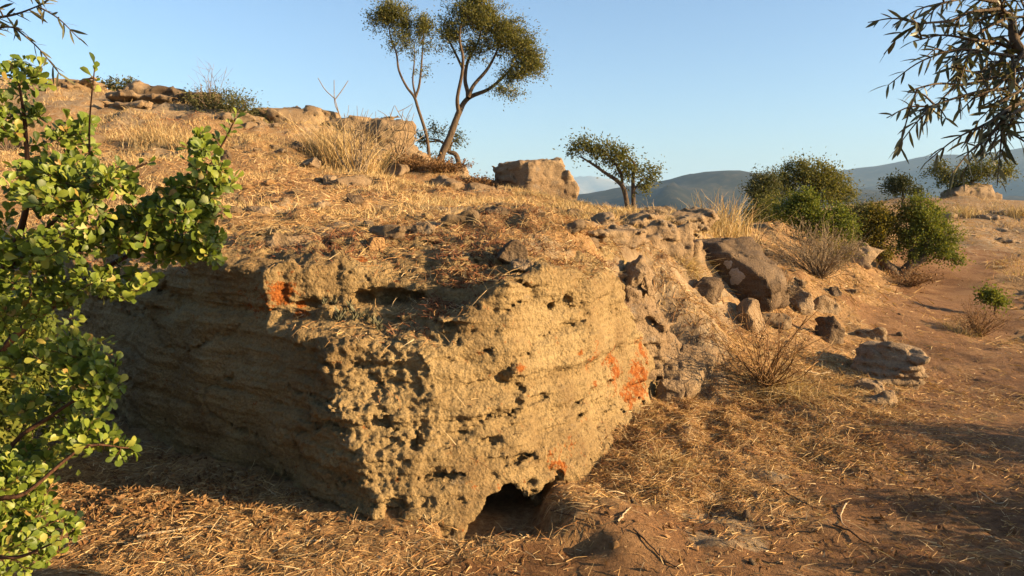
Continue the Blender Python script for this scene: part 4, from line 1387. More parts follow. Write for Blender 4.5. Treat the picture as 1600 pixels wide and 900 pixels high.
# ------------------------------------------------------------------ dry shrubs and bare saplings
def stem_set(base, height, spread, n, r, r0=0.006, lean=(0, 0), forks=3):
    """stems fanning out of one point, each forking"""
    tubes = []
    for k in range(n):
        a = r.uniform(0, 6.283)
        s = spread * math.sqrt(r.random())
        tip = base + np.array([math.cos(a) * s + lean[0], math.sin(a) * s + lean[1], height * r.uniform(0.6, 1.05) * math.sqrt(max(0.15, 1 - (s / (spread * 1.25)) ** 2))])
        mid = base + (tip - base) * 0.5 + r.normal(size=3) * 0.08 * height
        p_ = spline([base + r.normal(size=3) * np.array([0.02, 0.02, 0]), mid, tip], 4)
        tubes.append((p_, np.linspace(r0, r0 * 0.35, len(p_))))
        for q in range(forks):
            i = r.integers(2, len(p_) - 1)
            L = height * r.uniform(0.15, 0.4)
            d = (tip - base) / np.linalg.norm(tip - base) + r.normal(size=3) * 0.55
            e = p_[i] + d / np.linalg.norm(d) * L
            pp = spline([p_[i], 0.5 * (p_[i] + e) + r.normal(size=3) * 0.05 * L, e], 3)
            tubes.append((pp, np.linspace(r0 * 0.5, r0 * 0.25, len(pp))))
    return tubes


def dry_shrub(name, label, px, py, hpx, spx, n, seed, mat='greybrush', d=None, leaf=0, leaf_mat='greybrush', leaf_size=0.02, r0=0.005, forks=4, cat='shrub', lean=(0, 0), sides=3):
    r = np.random.default_rng(seed)
    b = at_px(px, py, d)
    k = b[1] / FPX
    tubes = stem_set(np.array([0, 0, -0.02]), hpx * k, spx * k, n, r, r0, lean, forks)
    root = empty(name, tuple(b))
    tag(root, label, cat)
    v, f = tube_mesh(tubes, sides)
    me = make_mesh('stems', v, f, attrs={'tint': np.repeat(r.random(len(v) // sides + 1), sides)[:len(v)]}, mats=[M[mat]])
    link('stems', me, root)
    if leaf:
        pts = np.concatenate([p_[2:] for p_, _ in tubes])
        c = pts[r.integers(0, len(pts), leaf)] + r.normal(size=(leaf, 3)) * leaf_size
        v, f, t = leaf_cloud(c, leaf_size, 0.5, None, r)
        o = link('foliage', make_mesh('foliage', v, f, smooth=False, attrs={'tint': t}, mats=[M[leaf_mat]]), root)
        o['kind'] = 'stuff'
    return root


dry_shrub('dry_shrub', 'wiry brown shrub with tiny seed heads at the right foot of the outcrop', 1195, 600, 130, 110, 34, 1, mat='brownbrush', leaf=1100, leaf_mat='brownbrush', leaf_size=0.018, r0=0.006)
dry_shrub('dry_shrub', 'lone pale grey shrub in front of the dark boulder', 1212, 478, 70, 40, 42, 2, leaf=700, leaf_size=0.022, r0=0.004)
dry_shrub('dry_brush', 'big fan of grey dry brush on the slope right of the dark boulder', 1280, 455, 95, 75, 120, 3, d=10.2, leaf=1500, leaf_size=0.025, r0=0.005, lean=(-0.1, 0))
dry_shrub('dry_brush', 'yellowish brush between the grey fan and the grey boulder', 1300, 440, 55, 40, 70, 4, d=11.4, mat='greybrush', leaf=900, leaf_mat='leaf_yellow', leaf_size=0.04, r0=0.005)
dry_shrub('dry_brush', 'brown brush at the foot of the forked green tree', 1420, 462, 32, 50, 70, 5, d=13.4, mat='brownbrush', leaf=900, leaf_mat='brownbrush', leaf_size=0.04)
dry_shrub('dry_brush', 'brown brush beside the small bright green shrub', 1530, 525, 55, 46, 60, 6, mat='brownbrush', leaf=500, leaf_mat='brownbrush', leaf_size=0.025)
dry_shrub('dry_brush', 'rust brown brush spreading at the foot of the tall olive', 690, 298, 24, 55, 120, 7, d=15.2, mat='brownbrush', leaf=1800, leaf_mat='brownbrush', leaf_size=0.05)
dry_shrub('dry_brush', 'rust brown brush spilling towards the standing block', 740, 306, 18, 45, 90, 8, d=14.6, mat='brownbrush', leaf=1200, leaf_mat='brownbrush', leaf_size=0.05)
dry_shrub('dry_brush', 'rust brown brush right of the dark broom', 640, 290, 26, 35, 90, 9, d=15.0, mat='brownbrush', leaf=1200, leaf_mat='brownbrush', leaf_size=0.05)
dry_shrub('dry_brush', 'low brown brush under the broad bushy tree', 1330, 335, 24, 50, 80, 10, d=20, mat='brownbrush', leaf=900, leaf_mat='brownbrush', leaf_size=0.06)
dry_shrub('bare_shrub', 'leafless pale shrub among the tall grass of the crest, left of the slim olive', 560, 305, 120, 40, 14, 21, mat='greybrush', d=13.0, r0=0.012, forks=5, sides=4)
dry_shrub('bare_shrub', 'leafless forked sapling on the skyline left of the slim olive', 620, 268, 88, 32, 7, 22, mat='greybrush', d=15.5, r0=0.016, forks=6, sides=4)
dry_shrub('bare_shrub', 'bare grey twigs on the skyline above the twiggy shrub', 335, 190, 72, 30, 12, 23, mat='greybrush', d=16.5, r0=0.008, forks=5)
dry_shrub('bare_shrub', 'fine leafless twigs at the left edge above the leafy bush', 10, 160, 110, 40, 22, 24, mat='greybrush', d=13, r0=0.006, forks=6)
# one thin three-pronged sapling
r_ = np.random.default_rng(77)
b = at_px(548, 262, 15.6)
stems = [[(548, 262), (540, 215), (532, 185), (522, 150)], [(524, 155), (508, 140), (497, 122)], [(524, 155), (535, 140), (544, 126)], [(530, 178), (523, 160), (522, 125)]]
root = tag(empty('bare_sapling', tuple(b)), 'thin three-pronged leafless sapling rising above the skyline ledges', 'sapling')
tb = [(spline([P(x, y, 15.6) - b for x, y in s], 4), None) for s in stems]
v, f = tube_mesh([(p_, np.linspace(0.016 if i == 0 else 0.011, 0.007, len(p_))) for i, (p_, _) in enumerate(tb)], 5)
link('stem', make_mesh('stem', v, f, mats=[M['deadwood']]), root)


def grass_clump(name, label, px, py, hpx, wpx, n, seed, d=None, mat='drygrass', width=0.006, lean=0.25, droop=0.35):
    r = np.random.default_rng(seed)
    b = at_px(px, py, d)
    k = b[1] / FPX
    x = r.normal(0, wpx * k * 0.42, n)
    y = r.normal(0, wpx * k * 0.3, n)
    z = surf_z(b[0] + x, b[1] + y) - b[2] - 0.01
    dv = np.stack([r.normal(0, lean, n) + 0.6 * lean * x / (wpx * k), r.normal(0, lean, n), np.ones(n)], 1)
    L = hpx * k * r.uniform(0.45, 1.05, n)
    bend = np.stack([r.normal(0, droop, n), r.normal(0, droop, n), -np.abs(r.normal(0, droop * 0.7, n))], 1)
    v, f, t = strands(np.stack([x, y, z], 1), dv, L, bend, np.full(n, width), 4, r)
    o = link(name, make_mesh(name, v, f, smooth=False, attrs={'tint': t}, mats=[M[mat]]), loc=tuple(b))
    return tag(o, label, 'grass clump')


grass_clump('grass_clump', 'tall golden clump of grass on the crest left of the dark broom', 545, 290, 84, 52, 1000, 1, d=14.2, width=0.012)
grass_clump('grass_clump', 'thinner golden grass at the left of the tall clump', 505, 280, 42, 40, 320, 2, d=14.4, width=0.011)
grass_clump('grass_clump', 'stiff pale reeds of grass on the ledge above the dark boulder', 1140, 368, 68, 50, 220, 3, d=11.0, width=0.012, lean=0.3, droop=0.25)
grass_clump('grass_clump', 'dense pale grass cushion below the stiff reeds', 1110, 378, 30, 70, 900, 4, d=10.6, width=0.009)
grass_clump('grass_clump', 'few pale blades of grass left of the stiff reeds', 1085, 355, 44, 14, 26, 5, d=11.4, width=0.01)
grass_clump('grass_clump', 'tall golden grass on the slope right of the leafy bush', 235, 220, 48, 36, 320, 6, d=13.5, width=0.011)
grass_clump('grass_clump', 'golden grass tuft below the twiggy skyline shrub', 290, 232, 46, 30, 280, 7, d=13, width=0.011)
grass_clump('grass_clump', 'shaggy golden tuft hanging on the right shoulder of the outcrop', 1075, 420, 34, 26, 500, 8, d=7.7, width=0.006, lean=0.6, droop=0.7)
grass_clump('grass_clump', 'rusty grass tuft on the far terrace left of the dark shrub', 1330, 330, 22, 24, 400, 9, d=22, width=0.018, mat='drygrass')
grass_clump('grass_clump', 'rusty grass tuft on the far terrace below the spreading olive', 1510, 325, 22, 30, 400, 10, d=24, width=0.018)
grass_clump('grass_clump', 'rusty grass tuft at the right edge of the far terrace', 1590, 322, 20, 24, 300, 11, d=24, width=0.018)
grass_clump('grass_clump', 'rusty grass tuft right of the dark shrub on the far terrace', 1465, 322, 20, 26, 300, 12, d=24, width=0.018)
grass_clump('grass_clump', 'golden tuft at the foot of the wiry brown shrub', 1225, 610, 40, 60, 600, 13, width=0.004, lean=0.7, droop=0.7)
grass_clump('grass_clump', 'straw tuft growing in the middle of the fallen straw, right of the lit face', 1040, 720, 30, 50, 350, 14, width=0.0035, lean=0.8, droop=0.7)
grass_clump('grass_clump', 'dry tuft on the dirt beside the small bright green shrub', 1500, 520, 26, 30, 200, 15, width=0.006, lean=0.4)

# ------------------------------------------------------------------ ground cover: straw, dry grass, stonecrop
_gxv, _gyv = np.gradient(GZ)


def slope_ok(x, y, lim=0.9):
    e = 0.03
    zx = surf_z(x + e, y) - surf_z(x - e, y)
    zy = surf_z(x, y + e) - surf_z(x, y - e)
    return np.hypot(zx, zy) / (2 * e) < lim


def sample(n, xr, yr, dens, lim=0.9):
    x = rng.uniform(*xr, n)
    y = yr[0] + (yr[1] - yr[0]) * rng.random(n)
    k = rng.random(n) < dens(x, y)
    x, y = x[k], y[k]
    a, b, f_ = proj(np.stack([x, y, surf_z(x, y)], 1))
    k = (a > -260) & (a < 1860) & (b < 1050) & slope_ok(x, y, lim)
    return x[k], y[k]


def litter(bag, x, y, L, width, lift=0.25, tint=None, K=2, zoff=0.004):
    n = len(x)
    z = surf_z(x, y) + zoff
    e = 0.04
    a = rng.uniform(0, 6.283, n)
    dx, dy = np.cos(a), np.sin(a)
    slope = (surf_z(x + e * dx, y + e * dy) - surf_z(x - e * dx, y - e * dy)) / (2 * e)
    slope = np.clip(slope, -1, 1)
    d = np.stack([dx, dy, slope + np.abs(rng.normal(0, lift, n))], 1)
    bend = np.stack([rng.normal(0, 0.25, n), rng.normal(0, 0.25, n), -np.abs(rng.normal(0, lift * 0.9, n))], 1)
    LL = L * rng.uniform(0.4, 1.3, n)
    v, f, t = strands(np.stack([x, y, z], 1), d, LL, bend, width * rng.uniform(0.6, 1.4, n), K, tint=tint)
    bag.add(v, f, t)


def strawness(x, y):
    n = noise2(x, y, 1.1, 3, 12.0)
    band = sstep(4.3, 5.0, y) * (1 - sstep(7.5, 9.5, y)) * (1 - sstep(1.2, 2.2, x))
    n = n - 0.38 * band
    rk = (surf_z(x, y) > ground_z(x, y) + 0.02)
    s = np.clip((1 - 0.84 * dirt_mask(x, y)) * (0.55 + 0.9 * n + 0.2), 0.03, 1)
    return np.where(rk, s * 0.35, s)


bag = Bag()
x, y = sample(120000, (-3.2, 4.5), (3.0, 7.2), strawness, 1.5)
litter(bag, x, y, 0.085, 0.0034, 0.28, tint=np.clip(rng.normal(0.55, 0.27, len(x)), 0, 1))
x, y = sample(26000, (-3.2, 4.5), (3.0, 6.5), lambda x, y: strawness(x, y) * 0.9)
litter(bag, x, y, 0.045, 0.006, 0.35, tint=np.clip(rng.normal(0.35, 0.3, len(x)), 0, 1), K=1)
x, y = sample(80000, (-8.0, 6.5), (6.5, 14.0), strawness, 1.6)
litter(bag, x, y, 0.12, 0.007, 0.3, tint=np.clip(rng.normal(0.55, 0.25, len(x)), 0, 1), K=1)
x, y = sample(30000, (4, 16.0), (10, 30.0), lambda x, y: strawness(x, y) * 0.7)
litter(bag, x, y, 0.18, 0.014, 0.5, tint=np.clip(rng.normal(0.4, 0.25, len(x)), 0, 1), K=1)
x, y = sample(60000, (0.3, 3.2), (3.8, 6.6), lambda x, y: strawness(x, y) * 0.8)
litter(bag, x, y, 0.07, 0.0032, 0.4, tint=np.clip(rng.normal(0.38, 0.27, len(x)), 0, 1))
x, y = sample(16000, (-1.0, 4.6), (3.0, 7.5), lambda x, y: dirt_mask(x, y) * np.clip(0.5 + 1.2 * noise2(x, y, 1.5, 3, 50.0), 0.05, 1))
litter(bag, x, y, 0.04, 0.004, 0.3, tint=np.clip(rng.normal(0.45, 0.3, len(x)), 0, 1), K=1)
o = link('straw_litter', bag.mesh('straw_litter', 'straw'))
tag(o, 'loose dry straw strewn over the soil and ledges', 'straw', kind='stuff')

bag = Bag()
xl = np.concatenate([rng.normal(-1.85, 0.40, 1300), rng.uniform(-2.6, 2.6, 1000)])
yl = np.concatenate([rng.normal(3.80, 0.30, 1300), rng.uniform(3.1, 6.0, 1000)])
zl = surf_z(xl, yl)
kl = (zl < 0.3) & slope_ok(xl, yl)
v, f, t = leaf_cloud(np.stack([xl, yl, zl + 0.012], 1)[kl], 0.032, 0.6, None, rng, 0.4, 0.3)
bag.add(v, f, t)
o = link('leaf_litter', bag.mesh('leaf_litter', 'brownbrush'))
tag(o, 'small fallen brown leaves among the straw', 'fallen leaves', kind='stuff')
bag = Bag()


def upright(bag, x, y, h, width, lean=0.35, droop=0.4, K=3, mu=0.55):
    n = len(x)
    z = surf_z(x, y) - 0.01
    d = np.stack([rng.normal(0, lean, n), rng.normal(0, lean, n), np.ones(n)], 1)
    bend = np.stack([rng.normal(0, droop, n), rng.normal(0, droop, n), -np.abs(rng.normal(0, droop * 0.6, n))], 1)
    v, f, t = strands(np.stack([x, y, z], 1), d, h * rng.uniform(0.5, 1.3, n), bend, width * rng.uniform(0.7, 1.3, n), K, tint=np.clip(rng.normal(mu, 0.25, n), 0, 1))
    bag.add(v, f, t)


def grassness(x, y):
    n = noise2(x, y, 0.6, 3, 21.0)
    return np.clip(0.15 + 1.5 * n, 0.03, 1) * (1 - dirt_mask(x, y)) * (1 - 0.6 * sstep(0.35, 0.7, bare_mask(x, y)))


x, y = sample(150000, (-12.0, 3.0), (7.5, 18.0), lambda x, y: grassness(x, y))
upright(bag, x, y, 0.12, 0.009, K=2)
x, y = sample(16000, (-3.5, 1.5), (4.6, 8.5), lambda x, y: grassness(x, y) * 0.8)
upright(bag, x, y, 0.09, 0.004, 0.6, 0.6)
x, y = sample(26000, (0.9, 4.4), (4.8, 9.5), lambda x, y: grassness(x, y), 1.6)
upright(bag, x, y, 0.09, 0.004, 0.7, 0.7)
x, y = sample(30000, (5.0, 18.0), (14.0, 30.0), lambda x, y: grassness(x, y))
upright(bag, x, y, 0.16, 0.014, mu=0.35, K=2)
o = link('dry_grass', bag.mesh('dry_grass', 'drygrass'))
tag(o, 'thin dry golden grass covering the hillside', 'grass', kind='stuff')

bag = Bag()
for (px, py, rad, n) in [(740, 375, 0.5, 900), (640, 355, 0.6, 700), (470, 380, 0.55, 1500), (520, 372, 0.4, 900), (760, 345, 0.7, 900), (820, 345, 0.7, 700), (860, 375, 0.5, 700), (600, 330, 0.8, 600), (700, 460, 0.18, 500), (720, 440, 0.25, 500),
                         (1090, 470, 0.35, 900), (1060, 480, 0.3, 600), (1130, 480, 0.3, 700), (1010, 450, 0.3, 300), (660, 500, 0.15, 250), (900, 360, 0.6, 500), (1000, 700, 0.35, 300), (740, 800, 0.25, 200), (1100, 520, 0.3, 400), (420, 340, 0.7, 600), (780, 400, 0.35, 500)]:
    q = hit(px, py)
    if q is None:
        continue
    x = q[0] + rng.normal(0, rad * 0.6, n)
    y = q[1] + rng.normal(0, rad * 0.5, n)
    k = slope_ok(x, y, 1.2) & (noise2(x, y, 3.0, 2, 30) > -0.15)
    upright(bag, x[k], y[k], 0.055, 0.007, 0.8, 0.5, 2, 0.45)
x, y = sample(100000, (-4.2, 2.2), (4.5, 9.5), lambda x, y: np.clip(0.25 + 1.4 * noise2(x, y, 1.3, 3, 55.0), 0.0, 0.9) * (1 - sstep(7.0, 9.3, y)), 1.3)
upright(bag, x, y, 0.045, 0.007, 0.9, 0.6, 2, 0.5)
x, y = sample(40000, (-9.0, 3.0), (9.0, 16.0), lambda x, y: np.clip(0.1 + 1.5 * noise2(x, y, 0.7, 3, 59.0), 0.0, 0.8), 1.3)
upright(bag, x, y, 0.08, 0.012, 0.9, 0.6, 2, 0.55)
x, y = sample(16000, (1.0, 3.4), (4.6, 8.5), lambda x, y: np.clip(1.4 * noise2(x, y, 1.6, 3, 57.0), 0.0, 0.8), 1.3)
upright(bag, x, y, 0.045, 0.006, 1.0, 0.6, 2, 0.6)
o = link('stonecrop', bag.mesh('stonecrop', 'redplant'))
tag(o, 'dried rust red stonecrop matting the ledges', 'stonecrop', kind='stuff')

# grey-green rosettes in the recess of the outcrop
sv, sf, st = [], [], []
rr_ = np.random.default_rng(6)
b_ = Bag()
for k in range(9):
    h = 0.10 * rr_.uniform(0.4, 1.0)
    ang = k * 2.4
    for lv in range(3):
        cc = np.array([0, 0, h * (0.3 + 0.3 * lv)])
        ang = rr_.uniform(0, 6.28) + k * 0.7
        n = 1
        v, f, t = strands(np.array([cc]), np.array([[math.cos(ang), math.sin(ang), 0.6]]), np.array([0.035]), np.array([[0, 0, 0.5]]), np.array([0.016]), 2, rr_)
        b_.add(v, f, t)
for k in range(3):
    v, f, t = strands(np.zeros((1, 3)), np.array([[rr_.normal(0, 0.1), rr_.normal(0, 0.1), 1]]), np.array([0.1]), np.zeros((1, 3)), np.array([0.008]), 2, rr_)
    b_.add(v, f, t)
succ = b_.mesh('succulent', 'leaf_succ')
for k, (px, d) in enumerate([(505, 4.22), (520, 4.25), (533, 4.2), (545, 4.27), (552, 4.18), (562, 4.24), (570, 4.2), (580, 4.17), (590, 4.1), (527, 4.16)]):
    xx = (px - 800) / FPX * d
    q = np.array([xx, d, float(surf_z(xx, d))])
    # stands on the floor of the recess
    i, j = int((xx - X0) / VH), int((d - Y0) / VH)
    colm = sdf[i, j] < 0
    zz = [gz[m_] for m_ in range(nz - 1) if colm[m_] and not colm[m_ + 1]]
    q[2] = min([z_ for z_ in zz if z_ > 0.6], default=q[2])
    o = link('succulent', succ, loc=tuple(q))
    o.rotation_euler = (0, 0, k * 1.3)
    o.scale = [0.6 + 0.06 * (k % 5)] * 3
    tag(o, 'small grey-green succulent sprig in the recess under the upper slab', 'succulent', 'succulents in the recess')


# sticks on the ground
def stick(label, pts, r0, mat='stick', lift=0.006):
    q = [hit(*p_) for p_ in pts]
    q = [p_ + np.array([0, 0, lift + r0]) for p_ in q if p_ is not None]
    if len(q) < 2:
        return
    s = spline(q, 5)
    s[:, 2] = np.maximum(s[:, 2], surf_z(s[:, 0], s[:, 1]) + r0 * 0.6)
    b = s[0].copy()
    nn = rng.normal(size=s.shape) * r0 * 0.35
    v, f = tube_mesh([(s - b + nn, np.linspace(r0, r0 * 0.45, len(s)))], 6)
    tag(link('stick', make_mesh('stick', v, f, mats=[M[mat]]), loc=tuple(b)), label, 'stick')


stick('long pale stick lying in the straw at the lower left', [(215, 842), (262, 834), (300, 828), (348, 826)], 0.007)
stick('short pale stick in the straw left of the column foot', [(476, 849), (495, 848), (508, 846)], 0.006)
stick('long dark twig running over the straw right of the lit face', [(1000, 690), (1060, 684), (1100, 672), (1150, 678)], 0.006, 'darkstick')
stick('dark bent twig on the bare path', [(1300, 822), (1330, 835), (1350, 850), (1372, 853)], 0.006, 'darkstick')
stick('pale curled twig on the path beside the dark bent twig', [(1322, 790), (1314, 805), (1316, 820), (1324, 828)], 0.005)
stick('pale stick below the wiry shrub', [(1258, 582), (1280, 586), (1297, 584)], 0.008)
stick('short white stick before the flaky rock', [(1332, 608), (1340, 604), (1347, 600)], 0.008)
stick('thin pale twig in the shade at the right edge', [(1530, 770), (1545, 782), (1562, 790), (1575, 782)], 0.004)
stick('white stick near the foot of the hollow', [(965, 818), (975, 806), (985, 796)], 0.006)
stick('white stick on the stonecrop shelf right of the outcrop', [(1010, 466), (1022, 464), (1038, 459)], 0.007)
stick('thin brown stick across the stonecrop behind the recess', [(690, 432), (720, 437), (760, 446), (790, 452)], 0.005, 'darkstick')
stick('thin dark twig in the soil below the hollow', [(860, 800), (900, 812), (940, 828)], 0.004, 'darkstick')
stick('thin twig lying over the pale bedrock behind the path', [(1225, 770), (1250, 785), (1285, 800)], 0.004, 'darkstick')
stick('long thin root at the lower left of the bedrock patch', [(990, 830), (1010, 850), (1040, 880), (1062, 892)], 0.005, 'darkstick')

#@@PART3@@
# ------------------------------------------------------------------ foreground leaves
def leaf_template(kind):
    if kind == 'round':
        t = np.array([0.0, 0.30, 0.60, 0.86, 1.0])
        w = np.array([0.02, 0.17, 0.36, 0.32, 0.07])
        fold, curl = 0.22, 0.16
    else:
        t = np.array([0.0, 0.2, 0.5, 0.8, 1.0])
        w = np.array([0.02, 0.075, 0.10, 0.065, 0.01])
        fold, curl = 0.15, 0.10
    n = len(t)
    z = -curl * t ** 2
    mid = np.stack([t, 0 * t, z], 1)
    lf = np.stack([t, w, z + fold * w], 1)
    rt = np.stack([t, -w, z + fold * w], 1)
    v = np.concatenate([mid, lf, rt])
    f = []
    for k in range(n - 1):
        f.append((k, k + 1, n + k + 1, n + k))
        f.append((k + 1, k, 2 * n + k, 2 * n + k + 1))
    return v, np.array(f)


def leaf_frames(a, r, bias, k=0.7):
    """matrices whose x runs along the leaf and z is its upper side"""
    a = a / np.linalg.norm(a, axis=1)[:, None]
    up = np.asarray(bias)[None, :] + r.normal(size=a.shape) * k
    b = np.cross(up, a)
    b /= np.maximum(np.linalg.norm(b, axis=1), 1e-6)[:, None]
    c = np.cross(a, b)
    return np.stack([a, b, c], 2)


def plant_leaves(root, pos, fr, size, kind, mat, mat_obj, r, n_parts, seed_tint=0.5, sd=0.25, vary=0.35):
    """the leaves that show largest become parts, the rest one mass"""
    org = np.array(root.location)
    n = len(pos)
    S = size * r.uniform(1 - vary, 1 + vary * 0.6, n)
    a, b, dep = proj(pos + fr[:, :, 0] * S[:, None] * 0.5)
    inside = (a > 4) & (a < 1596) & (b > 4) & (b < 896)
    view = (pos - np.array([0, 0, EYE]))
    view /= np.linalg.norm(view, axis=1)[:, None]
    face = np.abs((view * fr[:, :, 2]).sum(1))
    face = face / np.linalg.norm(fr[:, :, 2], axis=1)
    score = np.where(inside, S / dep * (0.3 + face), -1)
    # front leaf of each little patch of the picture
    cell = (a // 9).astype(int) * 1000 + (b // 9).astype(int)
    order = np.argsort(dep)
    seen = {}
    front = np.zeros(n, dtype=bool)
    for k in order:
        if inside[k] and cell[k] not in seen:
            seen[cell[k]] = k
            front[k] = True
    score = np.where(front, score + 1, score)
    big = np.argsort(-score)[:n_parts]
    big = big[score[big] > 0]
    tv, tf = leaf_template(kind)
    fr = fr * np.stack([np.ones(n), r.uniform(0.72, 1.12, n), r.uniform(0.3, 2.2, n)], 1)[:, None, :]
    tm = make_mesh('leaf', tv, tf, mats=[M[mat_obj]])
    for k in big:
        m = Matrix.Identity(4)
        for i in range(3):
            for j in range(3):
                m[i][j] = fr[k, i, j] * S[k]
            m[i][3] = pos[k, i] - org[i]
        o = bpy.data.objects.new('leaf', tm)
        COL.objects.link(o)
        o.parent = root
        o.matrix_local = m
    rest = np.setdiff1d(np.arange(n), big)
    V = np.einsum('nij,kj->nki', fr[rest] * S[rest][:, None, None], tv) + (pos[rest] - org)[:, None, :]
    F = (np.arange(len(rest))[:, None, None] * len(tv) + tf[None]).reshape(-1, 4)
    t = np.repeat(np.clip(r.normal(seed_tint, sd, len(rest)), 0, 1), len(tv))
    o = link('foliage', make_mesh('foliage', V.reshape(-1, 3), F, attrs={'tint': t}, mats=[M[mat]]), root)
    o['kind'] = 'stuff'


# --- round-leaved bush at the left
r = np.random.default_rng(42)
root_p = np.array([-2.35, 2.75, 0.0])
root_p[2] = float(surf_z(root_p[0], root_p[1])) - 0.03


def PX(l):
    return [P(*q) for q in l]


limbs = [
    ([root_p] + PX([(-120, 620, 2.6), (-10, 450, 2.55), (40, 330, 2.5), (40, 210, 2.45), (30, 130, 2.4)]), [0.03, 0.025, 0.02, 0.015, 0.010, 0.005]),
    ([root_p] + PX([(-30, 600, 2.7), (120, 450, 2.7), (230, 385, 2.75), (320, 350, 2.8)]), [0.03, 0.022, 0.016, 0.012, 0.005]),
    (PX([(-10, 450, 2.55), (90, 340, 2.55), (150, 290, 2.5), (230, 255, 2.5)]), [0.015, 0.012, 0.009, 0.005]),
    ([root_p] + PX([(0, 720, 2.55), (80, 650, 2.5), (160, 600, 2.5)]), [0.025, 0.016, 0.010, 0.005]),
    ([root_p] + PX([(-30, 800, 2.4), (40, 770, 2.35), (130, 700, 2.4), (200, 700, 2.45)]), [0.02, 0.014, 0.010, 0.007, 0.004]),
    ([root_p] + PX([(-50, 880, 2.3), (30, 870, 2.25), (80, 850, 2.2)]), [0.02, 0.012, 0.008, 0.004]),
    (PX([(120, 450, 2.7), (138, 300, 2.5), (140, 190, 2.4), (148, 105, 2.38)]), [0.010, 0.007, 0.005, 0.003]),
    (PX([(230, 385, 2.75), (300, 300, 2.7), (345, 230, 2.65), (368, 185, 2.6)]), [0.010, 0.007, 0.005, 0.003]),
    ([root_p] + [np.array([-2.9, 2.6, 0.8]), np.array([-3.2, 2.7, 1.5]), np.array([-3.3, 2.9, 2.0])], [0.03, 0.02, 0.015, 0.008]),
    ([root_p] + [np.array([-2.6, 2.2, 0.7]), np.array([-2.7, 1.9, 1.4])], [0.03, 0.02, 0.008]),
]
bl = [(25, 120, 35, 28, .7), (40, 190, 45, 45, 1.2), (95, 210, 40, 35, .8), (60, 285, 70, 55, 2.2), (150, 300, 60, 45, 1.6), (215, 285, 35, 30, .7), (250, 335, 50, 38, 1.1), (310, 335, 36, 36, 1.0), (330, 270, 25, 45, .6),
      (145, 380, 110, 45, 2.4), (50, 390, 70, 55, 1.8), (265, 390, 65, 32, 2.0), (325, 385, 24, 24, .9), (200, 350, 60, 45, 1.6), (290, 300, 40, 40, 1.2), (30, 470, 50, 50, 1.4), (120, 450, 100, 35, 1.6), (200, 440, 70, 25, 0.7), (300, 225, 30, 25, .3),
      (40, 560, 60, 40, 1.0), (130, 555, 60, 45, 1.5), (175, 600, 30, 30, .8), (60, 640, 70, 50, 1.7), (150, 670, 55, 30, 1.1), (195, 700, 22, 12, .3), (40, 730, 55, 35, 1.8), (40, 850, 58, 55, 2.6), (20, 790, 45, 45, 1.6), (-40, 500, 50, 250, 1.2)]
blobs = px_blobs(bl, 2.5, 1.1)
blobs = [(c + np.array([0, r.normal(0, 0.10), 0]), q * np.array([1, 1.6, 1]), w) for c, q, w in blobs]
blobs += [(np.array([-3.1, 2.7, 1.3]), np.array([0.6, 0.7, 0.8]), 1.5), (np.array([-2.8, 1.9, 1.0]), np.array([0.6, 0.5, 0.7]), 1.0)]
tb, an, di = grow(limbs, blobs, 1020, r, r_tip=0.0014, wig=0.10, thick=0.35)
bush = tag(empty('leafy_bush', tuple(root_p)), 'bright green bush with round leaves filling the left foreground', 'bush')
v, f = tube_mesh([(p_ - root_p, np.minimum(q_, 0.03) * 0.7) for p_, q_ in tb], 4)
link('branches', make_mesh('branches', v, f, mats=[M['twig']]), bush)
pos, ax = [], []
tips = [(t_[0], t_[1]) for t_ in tb]
for p_, q_ in tb:
    L = np.linalg.norm(p_[-1] - p_[0])
    if q_[-1] > 0.0055:
        continue
    d_ = (p_[-1] - p_[-3]) / max(np.linalg.norm(p_[-1] - p_[-3]), 1e-6)
    m_ = int(r.integers(8, 15))
    span = min(L * 0.85, 0.16)
    for k in range(m_):
        s = 1 - span * (k / m_) / L
        ii = s * (len(p_) - 1)
        i0 = int(min(ii, len(p_) - 2))
        b_ = p_[i0] + (p_[i0 + 1] - p_[i0]) * (ii - i0)
        ang = k * 2.4 + r.uniform(0, 1)
        u = np.cross(d_, [0.3, 0.2, 0.9])
        u /= np.linalg.norm(u)
        w_ = np.cross(d_, u)
        rad = u * math.cos(ang) + w_ * math.sin(ang)
        a_ = rad * (0.35 + 0.65 * min(1, k / 3)) + d_ * (1.0 if k < 3 else 0.55) + np.array([0, 0, 0.25])
        pos.append(b_ + a_ * 0.006)
        ax.append(a_)
pos, ax = np.array(pos), np.array(ax)
fr = leaf_frames(ax, r, np.array([sun_dir.x * 0.9, sun_dir.y * 0.9 - 0.2, 0.45]), 0.5)
plant_leaves(bush, pos, fr, 0.030, 'round', 'leaf_bush', 'leaf_bush_obj', r, 300, 0.45, 0.28, vary=0.5)


